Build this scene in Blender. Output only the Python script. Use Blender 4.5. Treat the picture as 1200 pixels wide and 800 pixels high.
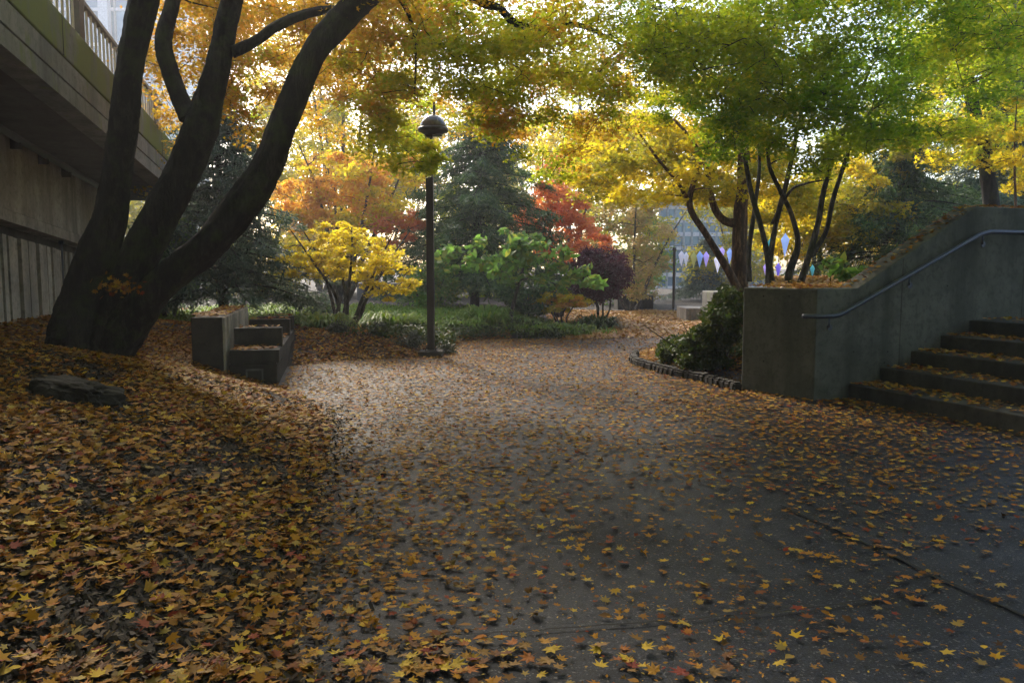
import bpy, bmesh, math, random
import numpy as np
from mathutils import Vector, noise as mnoise
R = math.radians
rng = np.random.default_rng(7); random.seed(7)
for o in list(bpy.data.objects): bpy.data.objects.remove(o)
S = bpy.context.scene; C = S.collection

# ---------------------------------------------------------------- camera
F = 933.0; CAMZ = 1.4; PITCH = math.atan(86/F)
cam = bpy.data.cameras.new("camera"); camo = bpy.data.objects.new("camera", cam); C.objects.link(camo)
cam.sensor_width = 36; cam.lens = F/1200*36; cam.clip_start = .05; cam.clip_end = 3000
camo.location = (0, 0, CAMZ); camo.rotation_euler = (math.pi/2-PITCH, 0, 0); S.camera = camo
# ---------------------------------------------------------------- light
HAZE = .0022
SUN_AZ = R(-24); SUN_EL = R(35)             # azimuth from +Y towards +X
W = bpy.data.worlds.new("World"); S.world = W; W.use_nodes = True
nt = W.node_tree; bg = nt.nodes['Background']; sky = nt.nodes.new('ShaderNodeTexSky')
sky.sky_type = 'NISHITA'; sky.sun_disc = False; sky.sun_elevation = SUN_EL; sky.sun_rotation = SUN_AZ
sky.air_density = 1.0; sky.dust_density = 2.5; sky.ozone_density = 1.0
nt.links.new(sky.outputs[0], bg.inputs[0]); bg.inputs[1].default_value = 0.15
sl = bpy.data.lights.new("sun", 'SUN'); sl.energy = 2.0; sl.angle = R(10); sl.color = (1, .9, .76)
so = bpy.data.objects.new("sun", sl); C.objects.link(so)
sd = Vector((math.sin(SUN_AZ)*math.cos(SUN_EL), math.cos(SUN_AZ)*math.cos(SUN_EL), math.sin(SUN_EL)))
so.rotation_euler = sd.to_track_quat('Z', 'Y').to_euler(); so.location = (0, 0, 30)
S.view_settings.view_transform = 'Standard'; S.view_settings.look = 'None'
S.view_settings.exposure = 1.6; S.view_settings.gamma = 1
S.cycles.max_bounces = 6; S.cycles.diffuse_bounces = 3; S.cycles.glossy_bounces = 2; S.cycles.transmission_bounces = 4
S.cycles.use_denoising = True; S.cycles.use_adaptive_sampling = True

# ---------------------------------------------------------------- helpers
def ray(px, py):
    dx = (px-600)/F; dy = (400-py)/F; c, s = math.cos(PITCH), math.sin(PITCH)
    return Vector((dx, c+dy*s, -s+dy*c))
def P(px, py, Y):
    d = ray(px, py); k = Y/d.y
    return Vector((d.x*k, Y, CAMZ+d.z*k))
def G(px, py, z=0.):
    d = ray(px, py); k = (z-CAMZ)/d.z
    return Vector((d.x*k, d.y*k, z))
def prop(o, label=None, cat=None, group=None, kind=None):
    for k, v in (('label', label), ('category', cat), ('group', group), ('kind', kind)):
        if v: o[k] = v
    return o
def empty(name, loc, label, cat, group=None):
    o = bpy.data.objects.new(name, None); C.objects.link(o); o.location = loc; o.empty_display_size = .2
    return prop(o, label, cat, group)
def link(name, me, mats, parent=None, smooth=False):
    o = bpy.data.objects.new(name, me); C.objects.link(o)
    for m in (mats if isinstance(mats, (list, tuple)) else [mats]): me.materials.append(m)
    if smooth: me.polygons.foreach_set('use_smooth', np.ones(len(me.polygons), bool))
    if parent:
        o.parent = parent; o.matrix_parent_inverse.identity(); o.location = -parent.location if parent.parent is None else Vector((0, 0, 0))
    return o
def mesh(name, v, f, mats, parent=None, smooth=False):
    me = bpy.data.meshes.new(name); me.from_pydata([tuple(p) for p in v], [], f); me.update()
    return link(name, me, mats, parent, smooth)
class MB:
    def __init__(s): s.v = []; s.f = []
    def add(s, v, f):
        n = len(s.v); s.v += [tuple(p) for p in v]; s.f += [tuple(i+n for i in q) for q in f]
    def box(s, a, b):
        x0, y0, z0 = a; x1, y1, z1 = b
        s.add([(x0,y0,z0),(x1,y0,z0),(x1,y1,z0),(x0,y1,z0),(x0,y0,z1),(x1,y0,z1),(x1,y1,z1),(x0,y1,z1)],
              [(3,2,1,0),(4,5,6,7),(0,1,5,4),(1,2,6,5),(2,3,7,6),(3,0,4,7)])
    def prism(s, low, high):
        n = len(low); s.add(list(low)+list(high), [tuple(range(n))[::-1], tuple(range(n, 2*n))]+[(i, (i+1) % n, n+(i+1) % n, n+i) for i in range(n)])
    def tube(s, pts, rad, seg=8, wob=0., fine=False):
        pts = [Vector(p) for p in pts]; rings = []; up = None
        for i, p in enumerate(pts):
            t = (pts[min(i+1, len(pts)-1)]-pts[max(i-1, 0)]).normalized()
            if up is None: up = t.orthogonal().normalized()
            up = (up-t*up.dot(t)).normalized(); b = t.cross(up)
            rr = rad[i] if hasattr(rad, '__len__') else rad
            def rr_(a, p=p, rr=rr): 
                if not fine: return 1+wob*mnoise.noise(p*2.3+Vector((math.cos(a), math.sin(a), 0))*1.3)
                q = Vector((math.cos(a), math.sin(a), 0)); g = p+up*math.cos(a)*rr+b*math.sin(a)*rr
                return 1+wob*.9*mnoise.noise(p*1.6+q*1.2)+.1*mnoise.noise(Vector((g.x*9, g.y*9, g.z*4)))+.07*abs(mnoise.noise(Vector((q.x*6, q.y*6, i*.13))))+.05*mnoise.noise(g*22)
            if fine: rings.append([p+(up*math.cos(a)+b*math.sin(a))*rr*rr_(a) for a in [2*math.pi*k/seg for k in range(seg)]]); continue
            rings.append([p+(up*math.cos(a)+b*math.sin(a))*rr*(1+wob*mnoise.noise(p*2.3+Vector((math.cos(a), math.sin(a), 0))*1.3)) for a in [2*math.pi*k/seg for k in range(seg)]])
        v = [q for r in rings for q in r]; f = []
        for i in range(len(pts)-1):
            for k in range(seg):
                f.append((i*seg+k, i*seg+(k+1) % seg, (i+1)*seg+(k+1) % seg, (i+1)*seg+k))
        f.append(tuple(range(seg))[::-1]); f.append(tuple(range((len(pts)-1)*seg, len(pts)*seg)))
        s.add(v, f)
    def build(s, name, mats, parent=None, smooth=False, bevel=0):
        o = mesh(name, s.v, s.f, mats, parent, smooth)
        if bevel:
            m = o.modifiers.new('bevel', 'BEVEL'); m.width = bevel; m.segments = 2; m.limit_method = 'ANGLE'; m.angle_limit = R(40)
        return o
def spline(pts, rad, sub=6):
    pts = [Vector(p) for p in pts]; n = len(pts); op = []; orr = []
    for i in range(n-1):
        p0, p1, p2, p3 = pts[max(i-1, 0)], pts[i], pts[i+1], pts[min(i+2, n-1)]
        for k in range(sub):
            t = k/sub
            op.append(.5*((2*p1)+(p2-p0)*t+(2*p0-5*p1+4*p2-p3)*t*t+(3*p1-p0-3*p2+p3)*t**3)); orr.append(rad[i]*(1-t)+rad[i+1]*t)
    op.append(pts[-1]); orr.append(rad[-1]); return op, orr

# ---------------------------------------------------------------- materials
def newmat(name):
    m = bpy.data.materials.new(name); m.use_nodes = True; t = m.node_tree
    return m, t, t.nodes['Principled BSDF'], t.nodes['Material Output']
def ramp(t, stops, src=None, interp='LINEAR'):
    n = t.nodes.new('ShaderNodeValToRGB'); n.color_ramp.interpolation = interp; e = n.color_ramp.elements
    while len(e) > 1: e.remove(e[-1])
    e[0].position, e[0].color = stops[0][0], (*stops[0][1], 1)
    for p, c in stops[1:]:
        x = e.new(p); x.color = (*c, 1)
    if src: t.links.new(src, n.inputs[0])
    return n.outputs[0]
def noise(t, scale, detail=6, rough=.6, vec=None, stretch=None):
    n = t.nodes.new('ShaderNodeTexNoise'); n.inputs['Scale'].default_value = scale; n.inputs['Detail'].default_value = detail; n.inputs['Roughness'].default_value = rough
    if vec is None:
        g = t.nodes.new('ShaderNodeNewGeometry'); vec = g.outputs['Position']
    if stretch:
        mp = t.nodes.new('ShaderNodeMapping'); mp.inputs['Scale'].default_value = stretch; t.links.new(vec, mp.inputs[0]); vec = mp.outputs[0]
    t.links.new(vec, n.inputs['Vector']); return n.outputs['Fac']
def mixc(t, a, b, fac, mode='MIX'):
    n = t.nodes.new('ShaderNodeMix'); n.data_type = 'RGBA'; n.blend_type = mode
    for k, x in ((6, a), (7, b)):
        if isinstance(x, tuple): n.inputs[k].default_value = (*x, 1)
        else: t.links.new(x, n.inputs[k])
    if isinstance(fac, (int, float)): n.inputs[0].default_value = fac
    else: t.links.new(fac, n.inputs[0])
    return n.outputs[2]
def bump(t, bs, h, strength=.4, dist=.02):
    n = t.nodes.new('ShaderNodeBump'); n.inputs['Strength'].default_value = strength; n.inputs['Distance'].default_value = dist
    t.links.new(h, n.inputs['Height']); t.links.new(n.outputs[0], bs.inputs['Normal'])
def spread(cols):
    n = len(cols); return [(i/max(1, n-1), c) for i, c in enumerate(cols)]
def leafmat(name, cols, trans=.5, rough=.55, gloss=.3, patch=None, boost=1.6):
    m, t, b, out = newmat(name)
    g = t.nodes.new('ShaderNodeNewGeometry')
    c = ramp(t, spread(cols), g.outputs['Random Per Island'])
    if patch:
        f = ramp(t, [(.42, (0, 0, 0)), (.58, (1, 1, 1))], noise(t, .55, 2, .5))
        c = mixc(t, c, ramp(t, spread(patch), g.outputs['Random Per Island']), f)
    t.links.new(c, b.inputs['Base Color']); b.inputs['Roughness'].default_value = rough; b.inputs['Specular IOR Level'].default_value = gloss
    if trans > 0:
        tr = t.nodes.new('ShaderNodeBsdfTranslucent')
        t.links.new(mixc(t, c, (boost, boost*.95, boost*(.6 if 'kite' not in name else 1.)), 1., 'MULTIPLY'), tr.inputs[0])
        mx = t.nodes.new('ShaderNodeMixShader'); mx.inputs[0].default_value = trans
        t.links.new(b.outputs[0], mx.inputs[1]); t.links.new(tr.outputs[0], mx.inputs[2]); t.links.new(mx.outputs[0], out.inputs[0])
    return m
def plain(name, col, rough=.6, metal=0, nz=None, spec=.5):
    m, t, b, o = newmat(name); b.inputs['Roughness'].default_value = rough; b.inputs['Metallic'].default_value = metal; b.inputs['Specular IOR Level'].default_value = spec
    c = ramp(t, [(.3, tuple(x*.75 for x in col)), (.7, tuple(min(1, x*1.2) for x in col))], noise(t, nz or 6))
    t.links.new(c, b.inputs['Base Color']); return m
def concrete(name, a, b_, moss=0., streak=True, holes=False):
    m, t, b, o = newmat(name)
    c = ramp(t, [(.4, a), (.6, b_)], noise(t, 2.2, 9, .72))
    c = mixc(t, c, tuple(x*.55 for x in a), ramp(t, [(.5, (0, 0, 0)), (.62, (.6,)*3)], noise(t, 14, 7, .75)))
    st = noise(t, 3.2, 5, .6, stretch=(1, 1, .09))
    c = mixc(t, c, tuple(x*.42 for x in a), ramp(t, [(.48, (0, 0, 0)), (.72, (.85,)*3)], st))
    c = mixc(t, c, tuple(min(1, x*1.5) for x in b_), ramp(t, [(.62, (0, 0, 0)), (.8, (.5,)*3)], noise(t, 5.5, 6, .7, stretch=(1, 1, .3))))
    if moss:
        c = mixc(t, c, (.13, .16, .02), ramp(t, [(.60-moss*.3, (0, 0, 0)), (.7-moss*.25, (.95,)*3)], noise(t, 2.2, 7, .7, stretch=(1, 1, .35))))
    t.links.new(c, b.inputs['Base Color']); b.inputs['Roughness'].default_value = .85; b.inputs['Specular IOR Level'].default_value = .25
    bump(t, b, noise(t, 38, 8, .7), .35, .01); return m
M = {}
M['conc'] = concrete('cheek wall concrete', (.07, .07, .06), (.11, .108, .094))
M['conc_dark'] = concrete('stained bench concrete', (.036, .031, .026), (.06, .051, .042))
M['conc_pale'] = concrete('pale concrete', (.26, .235, .2), (.38, .34, .28))
M['conc_moss'] = concrete('mossy fascia concrete', (.12, .12, .1), (.17, .165, .14), moss=.8)
M['conc_fascia'] = concrete('fascia concrete', (.15, .15, .14), (.22, .215, .2), moss=.12)
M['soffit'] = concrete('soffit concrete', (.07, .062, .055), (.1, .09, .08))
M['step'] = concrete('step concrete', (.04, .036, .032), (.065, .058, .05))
M['iron'] = plain('dark bronze paint', (.03, .022, .018), .45, .3, 30)
M['glass_lamp'] = plain('smoky lamp glass', (.07, .055, .05), .15, 0, 20, .8)
M['rail'] = plain('blue grey rail paint', (.06, .065, .095), .4, .4, 40)
M['rock'] = concrete('dark rock', (.02, .017, .015), (.045, .038, .032))
# bark
def bark(name, a, b_, moss=True):
    m, t, b, o = newmat(name)
    n1 = noise(t, 14, 9, .8, stretch=(1, 1, .22)); c = ramp(t, [(.42, tuple(x*.6 for x in a)), (.5, a), (.6, tuple(x*1.4 for x in b_))], n1)
    c = mixc(t, c, tuple(min(1, x*2.2) for x in b_), ramp(t, [(.58, (0, 0, 0)), (.66, (.5,)*3)], noise(t, 5, 7, .7)))
    if moss: c = mixc(t, c, (.045, .06, .012), ramp(t, [(.5, (0, 0, 0)), (.62, (.7,)*3)], noise(t, 1.8, 7, .75)))
    t.links.new(c, b.inputs['Base Color']); b.inputs['Roughness'].default_value = .8; b.inputs['Specular IOR Level'].default_value = .3
    bump(t, b, n1, 1., .07); return m
M['bark'] = bark('dark wet bark', (.01, .008, .007), (.028, .023, .019))
M['bark_brown'] = bark('red brown bark', (.09, .045, .022), (.2, .11, .06), False)
M['bark_grey'] = bark('grey bark', (.05, .042, .034), (.12, .1, .085))
# asphalt
m, t, b, o = newmat('wet asphalt')
big = noise(t, .7, 5, .6)
c = ramp(t, [(.42, (.002, .002, .003)), (.5, (.005, .0064, .0125)), (.58, (.022, .026, .042))], noise(t, 130, 4, .8))
c = mixc(t, c, (.006, .0055, .0065), ramp(t, [(.44, (0, 0, 0)), (.6, (.7,)*3)], big))
c = mixc(t, c, (.014, .0175, .031), ramp(t, [(.5, (0, 0, 0)), (.62, (.5,)*3)], noise(t, 22, 6, .8)))
c = mixc(t, c, (.1, .095, .1), ramp(t, [(.63, (0, 0, 0)), (.67, (.9,)*3)], noise(t, 75, 2, .5)))
t.links.new(c, b.inputs['Base Color'])
t.links.new(ramp(t, [(.38, (.38,)*3), (.65, (.62,)*3)], big), b.inputs['Roughness']); b.inputs['Specular IOR Level'].default_value = .15
bump(t, b, noise(t, 110, 5, .8), .55, .006); M['asphalt'] = m
m, t, b, o = newmat('worn concrete paving')
c = ramp(t, [(.42, (.01, .01, .012)), (.58, (.04, .038, .042))], noise(t, 100, 5, .8)); c = mixc(t, c, (.02, .02, .022), ramp(t, [(.4, (0, 0, 0)), (.7, (.6,)*3)], noise(t, 1.1, 6)))
t.links.new(c, b.inputs['Base Color']); b.inputs['Roughness'].default_value = .4; bump(t, b, noise(t, 80, 5, .8), .35, .005); M['paving'] = m
# soil
m, t, b, o = newmat('bark mulch soil')
c = ramp(t, [(.35, (.012, .009, .006)), (.6, (.035, .024, .016)), (.75, (.07, .048, .03))], noise(t, 28, 8, .75, stretch=(1, .5, 1)))
c = mixc(t, c, (.05, .065, .015), ramp(t, [(.58, (0, 0, 0)), (.7, (.6,)*3)], noise(t, .5, 4)))
t.links.new(c, b.inputs['Base Color']); b.inputs['Roughness'].default_value = .9; bump(t, b, noise(t, 30, 8, .8), 1., .04); M['soil'] = m
GOLD = (.42, .19, .015); YEL = (.52, .33, .022); TAN = (.27, .14, .035); BRN = (.15, .055, .012); ORG = (.36, .11, .012); RED = (.2, .03, .015); DBR = (.06, .027, .012)
M['litter'] = leafmat('fallen maple leaves', [BRN, GOLD, DBR, TAN, GOLD, (.3, .2, .05), BRN, YEL, ORG, TAN, RED, BRN, GOLD, DBR, (.36, .25, .07), YEL], .15, .7, .12, boost=1.2)
M['litter_gold'] = leafmat('fallen gold leaves', [YEL, GOLD, TAN, GOLD, ORG, YEL, GOLD, (.5, .3, .05)], .15, .5, .4, boost=1.2)
M['chips'] = leafmat('bark chips', [(.02, .014, .009), (.06, .04, .026), (.035, .024, .016), (.1, .07, .05)], 0, .8, .3)
M['maple_green'] = leafmat('olive green maple leaves', [(.15, .22, .012), (.22, .28, .016), (.12, .19, .012), (.34, .33, .02), (.18, .24, .014)], .65, patch=[(.28, .28, .018), (.18, .22, .014), (.38, .3, .02)], boost=2.6)
M['maple_gold'] = leafmat('golden maple leaves', [(.38, .2, .02), (.28, .2, .02), (.46, .26, .03), (.2, .17, .02), (.42, .19, .03)], .6, patch=[(.2, .19, .02), (.32, .22, .02), (.4, .18, .03)], boost=2.2)
M['maple_dark'] = leafmat('deep green maple leaves', [(.07, .15, .01), (.1, .19, .012), (.16, .22, .014), (.08, .15, .012)], .6, patch=[(.12, .18, .012), (.22, .24, .014)], boost=2.6)
M['yellow'] = leafmat('bright yellow leaves', [(.52, .44, .02), (.6, .48, .03), (.42, .38, .03), (.56, .42, .02), (.32, .33, .03)], .6, boost=1.9)
M['yellow_green'] = leafmat('yellow green leaves', [(.3, .3, .03), (.4, .34, .03), (.18, .23, .03), (.45, .34, .03)], .5, boost=1.9)
M['orange'] = leafmat('orange leaves', [(.56, .3, .05), (.6, .38, .06), (.5, .22, .04), (.62, .42, .06)], .6, boost=1.8)
M['coral'] = leafmat('coral red leaves', [(.6, .2, .08), (.55, .16, .06), (.65, .28, .1), (.5, .14, .06)], .55, boost=1.6)
M['pale'] = leafmat('pale autumn leaves', [(.32, .28, .09), (.4, .27, .12), (.25, .26, .07), (.42, .3, .1), (.36, .22, .12)], .45, boost=1.5)
M['purple'] = leafmat('purple barberry leaves', [(.06, .012, .03), (.09, .02, .045), (.045, .01, .02), (.12, .03, .06)], .3)
M['bigleaf'] = leafmat('broad green leaves', [(.1, .22, .05), (.14, .28, .06), (.11, .2, .05), (.28, .3, .06)], .5, boost=1.8)
M['conifer'] = leafmat('blue green needles', [(.04, .08, .06), (.1, .17, .12), (.03, .06, .04), (.17, .24, .16)], .35)
M['conifer_dark'] = leafmat('dark green needles', [(.03, .07, .025), (.08, .16, .05), (.04, .09, .035), (.16, .24, .08)], .4)
M['ivy'] = leafmat('ivy leaves', [(.03, .06, .012), (.05, .09, .015), (.025, .045, .012), (.1, .12, .02), (.04, .06, .015)], .3, .5, .22)
M['grass'] = leafmat('grassy ground cover', [(.1, .2, .02), (.15, .26, .03), (.11, .2, .03), (.22, .28, .04), (.08, .15, .02)], .4, boost=1.8)
M['box'] = leafmat('boxwood leaves', [(.02, .035, .01), (.035, .055, .015), (.05, .06, .02), (.025, .04, .012)], .2, .4, .5)

# ---------------------------------------------------------------- leaf batches
def star(tips, valley, curl=.12, stem=True):
    v = [(0, 0, 0)]; k = 2*len(tips)
    for i, (a, r) in enumerate(tips):
        a2, r2 = tips[(i+1) % len(tips)]
        v.append((math.sin(R(a))*r, math.cos(R(a))*r, curl*r*r))
        am = (a+a2+(360 if a2 < a else 0))/2; rv = valley if i < len(tips)-1 else valley*.55
        v.append((math.sin(R(am))*rv, math.cos(R(am))*rv, 0))
    f = [(0, 1+(i+1) % k, 1+i) for i in range(k)]
    if stem:
        n = len(v); v += [(-.025, -.1, 0), (.025, -.1, 0), (.05, -1., .1)]; f.append((n, n+1, n+2))
    c = sum(x[1] for x in v)/len(v)
    return np.array(v, float)*.55, np.array(f)
T7 = star([(-140, .5), (-88, .8), (-42, .98), (0, 1.08), (42, .98), (88, .8), (140, .5)], .47)
T5 = star([(-125, .62), (-60, .95), (0, 1.05), (60, .95), (125, .62)], .4, stem=False)
TD = (np.array([(0, -.5, 0), (.27, 0, .07), (0, .55, 0), (-.27, 0, .07)]), np.array([(0, 1, 2), (0, 2, 3)]))
TO = (np.array([(0, -.5, 0), (.22, -.25, .05), (.27, .1, .07), (0, .55, -.05), (-.27, .1, .07), (-.22, -.25, .05)]), np.array([(0, 1, 2), (0, 2, 3), (0, 3, 4), (0, 4, 5)]))
TN = (np.array([(-.06, -.5, 0), (.06, -.5, 0), (.03, .5, 0), (-.03, .5, 0)]), np.array([(0, 1, 2), (0, 2, 3)]))
TB = (np.array([(-.045, 0, 0), (.045, 0, 0), (.035, .45, .0), (-.035, .45, .0), (0, 1, -.15)]), np.array([(0, 1, 2), (0, 2, 3), (3, 2, 4)]))
def frames(nrm, spin):
    nrm = nrm/np.linalg.norm(nrm, axis=1, keepdims=True)
    ref = np.where(np.abs(nrm[:, 2:3]) < .9, np.array([[0, 0, 1.]]), np.array([[1., 0, 0]]))
    a = np.cross(ref, nrm); a /= np.linalg.norm(a, axis=1, keepdims=True); b = np.cross(nrm, a)
    c, s = np.cos(spin)[:, None], np.sin(spin)[:, None]
    return a*c+b*s, -a*s+b*c, nrm
def batch_arrays(pos, nrm, size, tpl, spin=None, ydir=None):
    N = len(pos); tv, tf = tpl
    if ydir is not None:
        Yv = ydir/np.linalg.norm(ydir, axis=1, keepdims=True); X = np.cross(Yv, nrm); X /= np.linalg.norm(X, axis=1, keepdims=True)+1e-9; Z = np.cross(X, Yv)
    else:
        X, Yv, Z = frames(nrm, rng.uniform(0, 2*np.pi, N) if spin is None else spin)
    cv = rng.normal(.55, .5, N)[:, None, None]
    v = pos[:, None, :]+size[:, None, None]*(tv[None, :, 0:1]*X[:, None]+tv[None, :, 1:2]*Yv[:, None]+tv[None, :, 2:3]*cv*Z[:, None])
    f = (tf[None]+(np.arange(N)*len(tv))[:, None, None]).reshape(-1, 3)
    return v.reshape(-1, 3), f
def tri_mesh(name, v, f, mats, parent=None, mi=None):
    me = bpy.data.meshes.new(name); me.vertices.add(len(v)); me.vertices.foreach_set('co', v.astype(np.float32).ravel())
    me.loops.add(len(f)*3); me.loops.foreach_set('vertex_index', f.astype(np.int32).ravel())
    me.polygons.add(len(f)); me.polygons.foreach_set('loop_start', np.arange(len(f), dtype=np.int32)*3)
    o = link(name, me, mats, parent)
    if mi is not None: me.polygons.foreach_set('material_index', mi.astype(np.int32))
    me.update(calc_edges=True); return o
def leaves(name, parts, mats, parent=None):
    """parts: list of (pos, nrm, size, tpl, matindex, extra)"""
    V, Fs, MI = [], [], []; n = 0
    for pos, nrm, size, tpl, mi, *ex in parts:
        if len(pos) == 0: continue
        v, f = batch_arrays(pos, nrm, size, tpl, ydir=ex[0] if ex else None); V.append(v); Fs.append(f+n); n += len(v); MI.append(np.full(len(f), mi))
    return tri_mesh(name, np.vstack(V), np.vstack(Fs), mats, parent, np.concatenate(MI))
def clump(c, r, n, size, tpl, mi=0, flat=.5, tilt=.6, shell=.0):
    d = rng.normal(0, 1, (n, 3)); d /= np.linalg.norm(d, axis=1, keepdims=True); rad = rng.uniform(shell, 1, n)**(1/2.2)
    lump = 1+.28*np.sin(d[:, 0]*5+c[0]*3)*np.cos(d[:, 1]*6+c[1]*2)+.18*np.sin(d[:, 2]*9+c[2])
    p = d*(rad*lump*r)[:, None]; p[:, 2] *= flat
    p[:, 2] -= .18*(p[:, 0]**2+p[:, 1]**2)/max(r, .01)
    nr = rng.normal(0, tilt, (n, 3)); nr[:, 2] += 1
    return (p+np.array(c)[None], nr, size*rng.uniform(.6, 1.25, n), tpl, mi)

# ---------------------------------------------------------------- plan of the ground
STEP_DIR = Vector((-348/F, 1, 0)).normalized(); WALL_DIR = Vector((STEP_DIR.y, -STEP_DIR.x, 0))
A0 = G(953, 470); B0 = G(868, 457)
poly_px = [(335, 800), (352, 700), (368, 600), (380, 520), (372, 470)]
L = [G(*p) for p in poly_px]
BD = Vector((-.22, 1, 0)).normalized(); BR = G(325.5, 452)        # bench axis and its near right corner
path = [Vector((-.7, -8, 0)), Vector((-.85, -1, 0))]+L+[BR+Vector((.05, -.25, 0)), BR+BD*1.9, G(400, 423), G(488, 420), G(524, 411), G(540, 401), G(575, 398), G(690, 398), G(800, 393),
        Vector((9, 17.5, 0)), Vector((9, 14.5, 0)), G(800, 402), G(768, 408), G(748, 417), G(745, 427), G(775, 436), G(820, 446), B0+Vector((-.02, .03, 0)), B0+WALL_DIR*.3+STEP_DIR*1.5,
        A0+WALL_DIR*12+STEP_DIR*1.0, Vector((14, -8, 0))]
_e = path[1:7]; _j = []
for _a, _b in zip(_e[:-1], _e[1:]):
    _n = max(2, int((_b-_a).length/.12))
    for _k in range(_n):
        _p = _a+(_b-_a)*_k/_n; _j.append(_p+Vector((.12*mnoise.noise(_p*.9)+.03*mnoise.noise(_p*6)+(0 if _k or _a is not _e[0] else 0), 0, 0)))
path = path[:1]+_j+path[6:]
PX = np.array([[p.x, p.y] for p in path])
def poly_dist(x, y, poly=PX):
    x = np.asarray(x, float); y = np.asarray(y, float); best = np.full(x.shape, 1e9); inside = np.zeros(x.shape, bool); n = len(poly)
    for i in range(n):
        ax, ay = poly[i]; bx, by = poly[(i+1) % n]; dx, dy = bx-ax, by-ay
        t = np.clip(((x-ax)*dx+(y-ay)*dy)/(dx*dx+dy*dy), 0, 1); best = np.minimum(best, np.hypot(x-ax-t*dx, y-ay-t*dy))
        c = ((ay > y) != (by > y)); inside ^= c & (x < (bx-ax)*(y-ay)/(by-ay+1e-12)+ax)
    return np.where(inside, -best, best)
def sm(a, b, x):
    t = np.clip((x-a)/(b-a), 0, 1); return t*t*(3-2*t)
def H(x, y):
    x = np.asarray(x, float); y = np.asarray(y, float); d = poly_dist(x, y); dp = np.maximum(d, 0)
    left = .95*(1-np.exp(-(dp/2.2)**1.3)); far = .42*(1-np.exp(-dp/1.4))*(1-sm(-.6, 1.2, x)); isl = .28*(1-np.exp(-dp/.7))
    wl = (1-sm(11, 14.5, y))*(x < 0); z = left*wl+far*(1-wl)*(x < 1.3)+np.where((x > 1.3) & (y < 13.5), isl, 0)
    z = z*(1-sm(30, 45, y))+.03*np.sin(x*2.1+y)*np.cos(y*1.7-x)*np.minimum(1, dp)
    return np.where(d < 0, -.03*np.minimum(1, -d/.08), z)
# ground
xs = np.unique(np.concatenate([[-400, -150, -60, -30], np.linspace(-18, 18, 181), [30, 60, 150, 400]])); ys = np.unique(np.concatenate([[-300, -60, -20], np.linspace(-8, 40, 241), [60, 100, 200, 800]]))
XX, YY = np.meshgrid(xs, ys); ZZ = H(XX, YY); nx = len(xs)
gv = np.stack([XX.ravel(), YY.ravel(), ZZ.ravel()], 1)
gf = [(j*nx+i, j*nx+i+1, (j+1)*nx+i+1, (j+1)*nx+i) for j in range(len(ys)-1) for i in range(nx-1)]
prop(mesh('ground', gv, gf, M['soil'], smooth=True), kind='structure', label='leaf covered bark mulch and soil')
# path sheet, split along the joint
prop(mesh('path', [(p.x, p.y, .004) for p in path], [tuple(range(len(path)))], M['asphalt']), kind='structure', label='dark wet asphalt path')
J0, J1 = G(955, 612), G(1200, 725); jd = (J1-J0).normalized(); J2 = J1+jd*3; JS = J0-jd*.3
jn = Vector((jd.y, -jd.x, 0)); jn = jn if jn.x > 0 else -jn
prop(mesh('pavement', [tuple(p+Vector((0, 0, .009))) for p in (JS+jn*.012, J2+jn*.012, J2+jn*8, JS+Vector((6, 1.2, 0)), JS+Vector((1.8, .9, 0)))], [(0, 1, 2, 3, 4)], M['asphalt']), kind='structure', label='smoother paving right of the joint')
dark = plain('joint dirt', (.006, .005, .004), .9)
jm = MB(); k = 40; va = []; vb = []
for i in range(k+1):
    p = JS+(J2-JS)*(i/k); w = .006+.007*random.random(); q = jn*(random.uniform(-.009, .009)); va.append(p+q-jn*w+Vector((0, 0, .013))); vb.append(p+q+jn*w+Vector((0, 0, .013)))
jm.add(va+vb, [(i, i+1, k+2+i, k+1+i) for i in range(k)])
prop(jm.build('path_joint', dark), kind='structure')
jm = MB()
for (a, b_) in ((G(640, 742), G(900, 722)), (G(900, 722), G(1090, 697)), (G(420, 755), G(640, 742))):
    va = []; vb = []; n_ = (b_-a).normalized().cross(Vector((0, 0, 1)))
    for i in range(13):
        p = a+(b_-a)*i/12+n_*random.uniform(-.006, .006); w = .0035+.002*random.random(); va.append(p-n_*w+Vector((0, 0, .0165))); vb.append(p+n_*w+Vector((0, 0, .0165)))
    jm.add(va+vb, [(i, i+1, 14+i, 13+i) for i in range(12)])
prop(jm.build('path_crack', dark), kind='structure')

def surf(x, y):
    h = H(x, y); return np.where(poly_dist(x, y) < 0.0, .012, h)

# ---------------------------------------------------------------- stairs and cheek wall
S1 = G(1012, 471); s1 = (S1-A0).dot(WALL_DIR); TREAD = .43; RISE = .162
def W_(s, t, z): return A0+WALL_DIR*s+STEP_DIR*t+Vector((0, 0, z))
stairs = empty('staircase', W_(s1, 0, 0), 'broad dark concrete steps littered with leaves rising right of the handrail wall', 'stairs')
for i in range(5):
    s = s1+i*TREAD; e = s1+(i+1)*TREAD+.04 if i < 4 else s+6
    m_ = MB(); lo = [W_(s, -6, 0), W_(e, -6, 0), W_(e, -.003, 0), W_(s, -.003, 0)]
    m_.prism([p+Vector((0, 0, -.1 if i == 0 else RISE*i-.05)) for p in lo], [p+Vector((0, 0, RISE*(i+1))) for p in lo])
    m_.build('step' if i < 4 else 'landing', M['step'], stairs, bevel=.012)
wall = empty('stair_wall', A0, 'sloping grey concrete retaining wall beside the steps with a blunt angled end', 'wall')
zt = 1.185; sA = (G(982, 337, zt)-A0).dot(WALL_DIR); sB = sA+1.66; zB = 2.09
prof = [(0, zt), (sA, zt), (sB, zB), (16, zB)]
wm = MB(); th = .3
for (a, za), (b_, zb) in zip(prof[:-1], prof[1:]):
    pass
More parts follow.
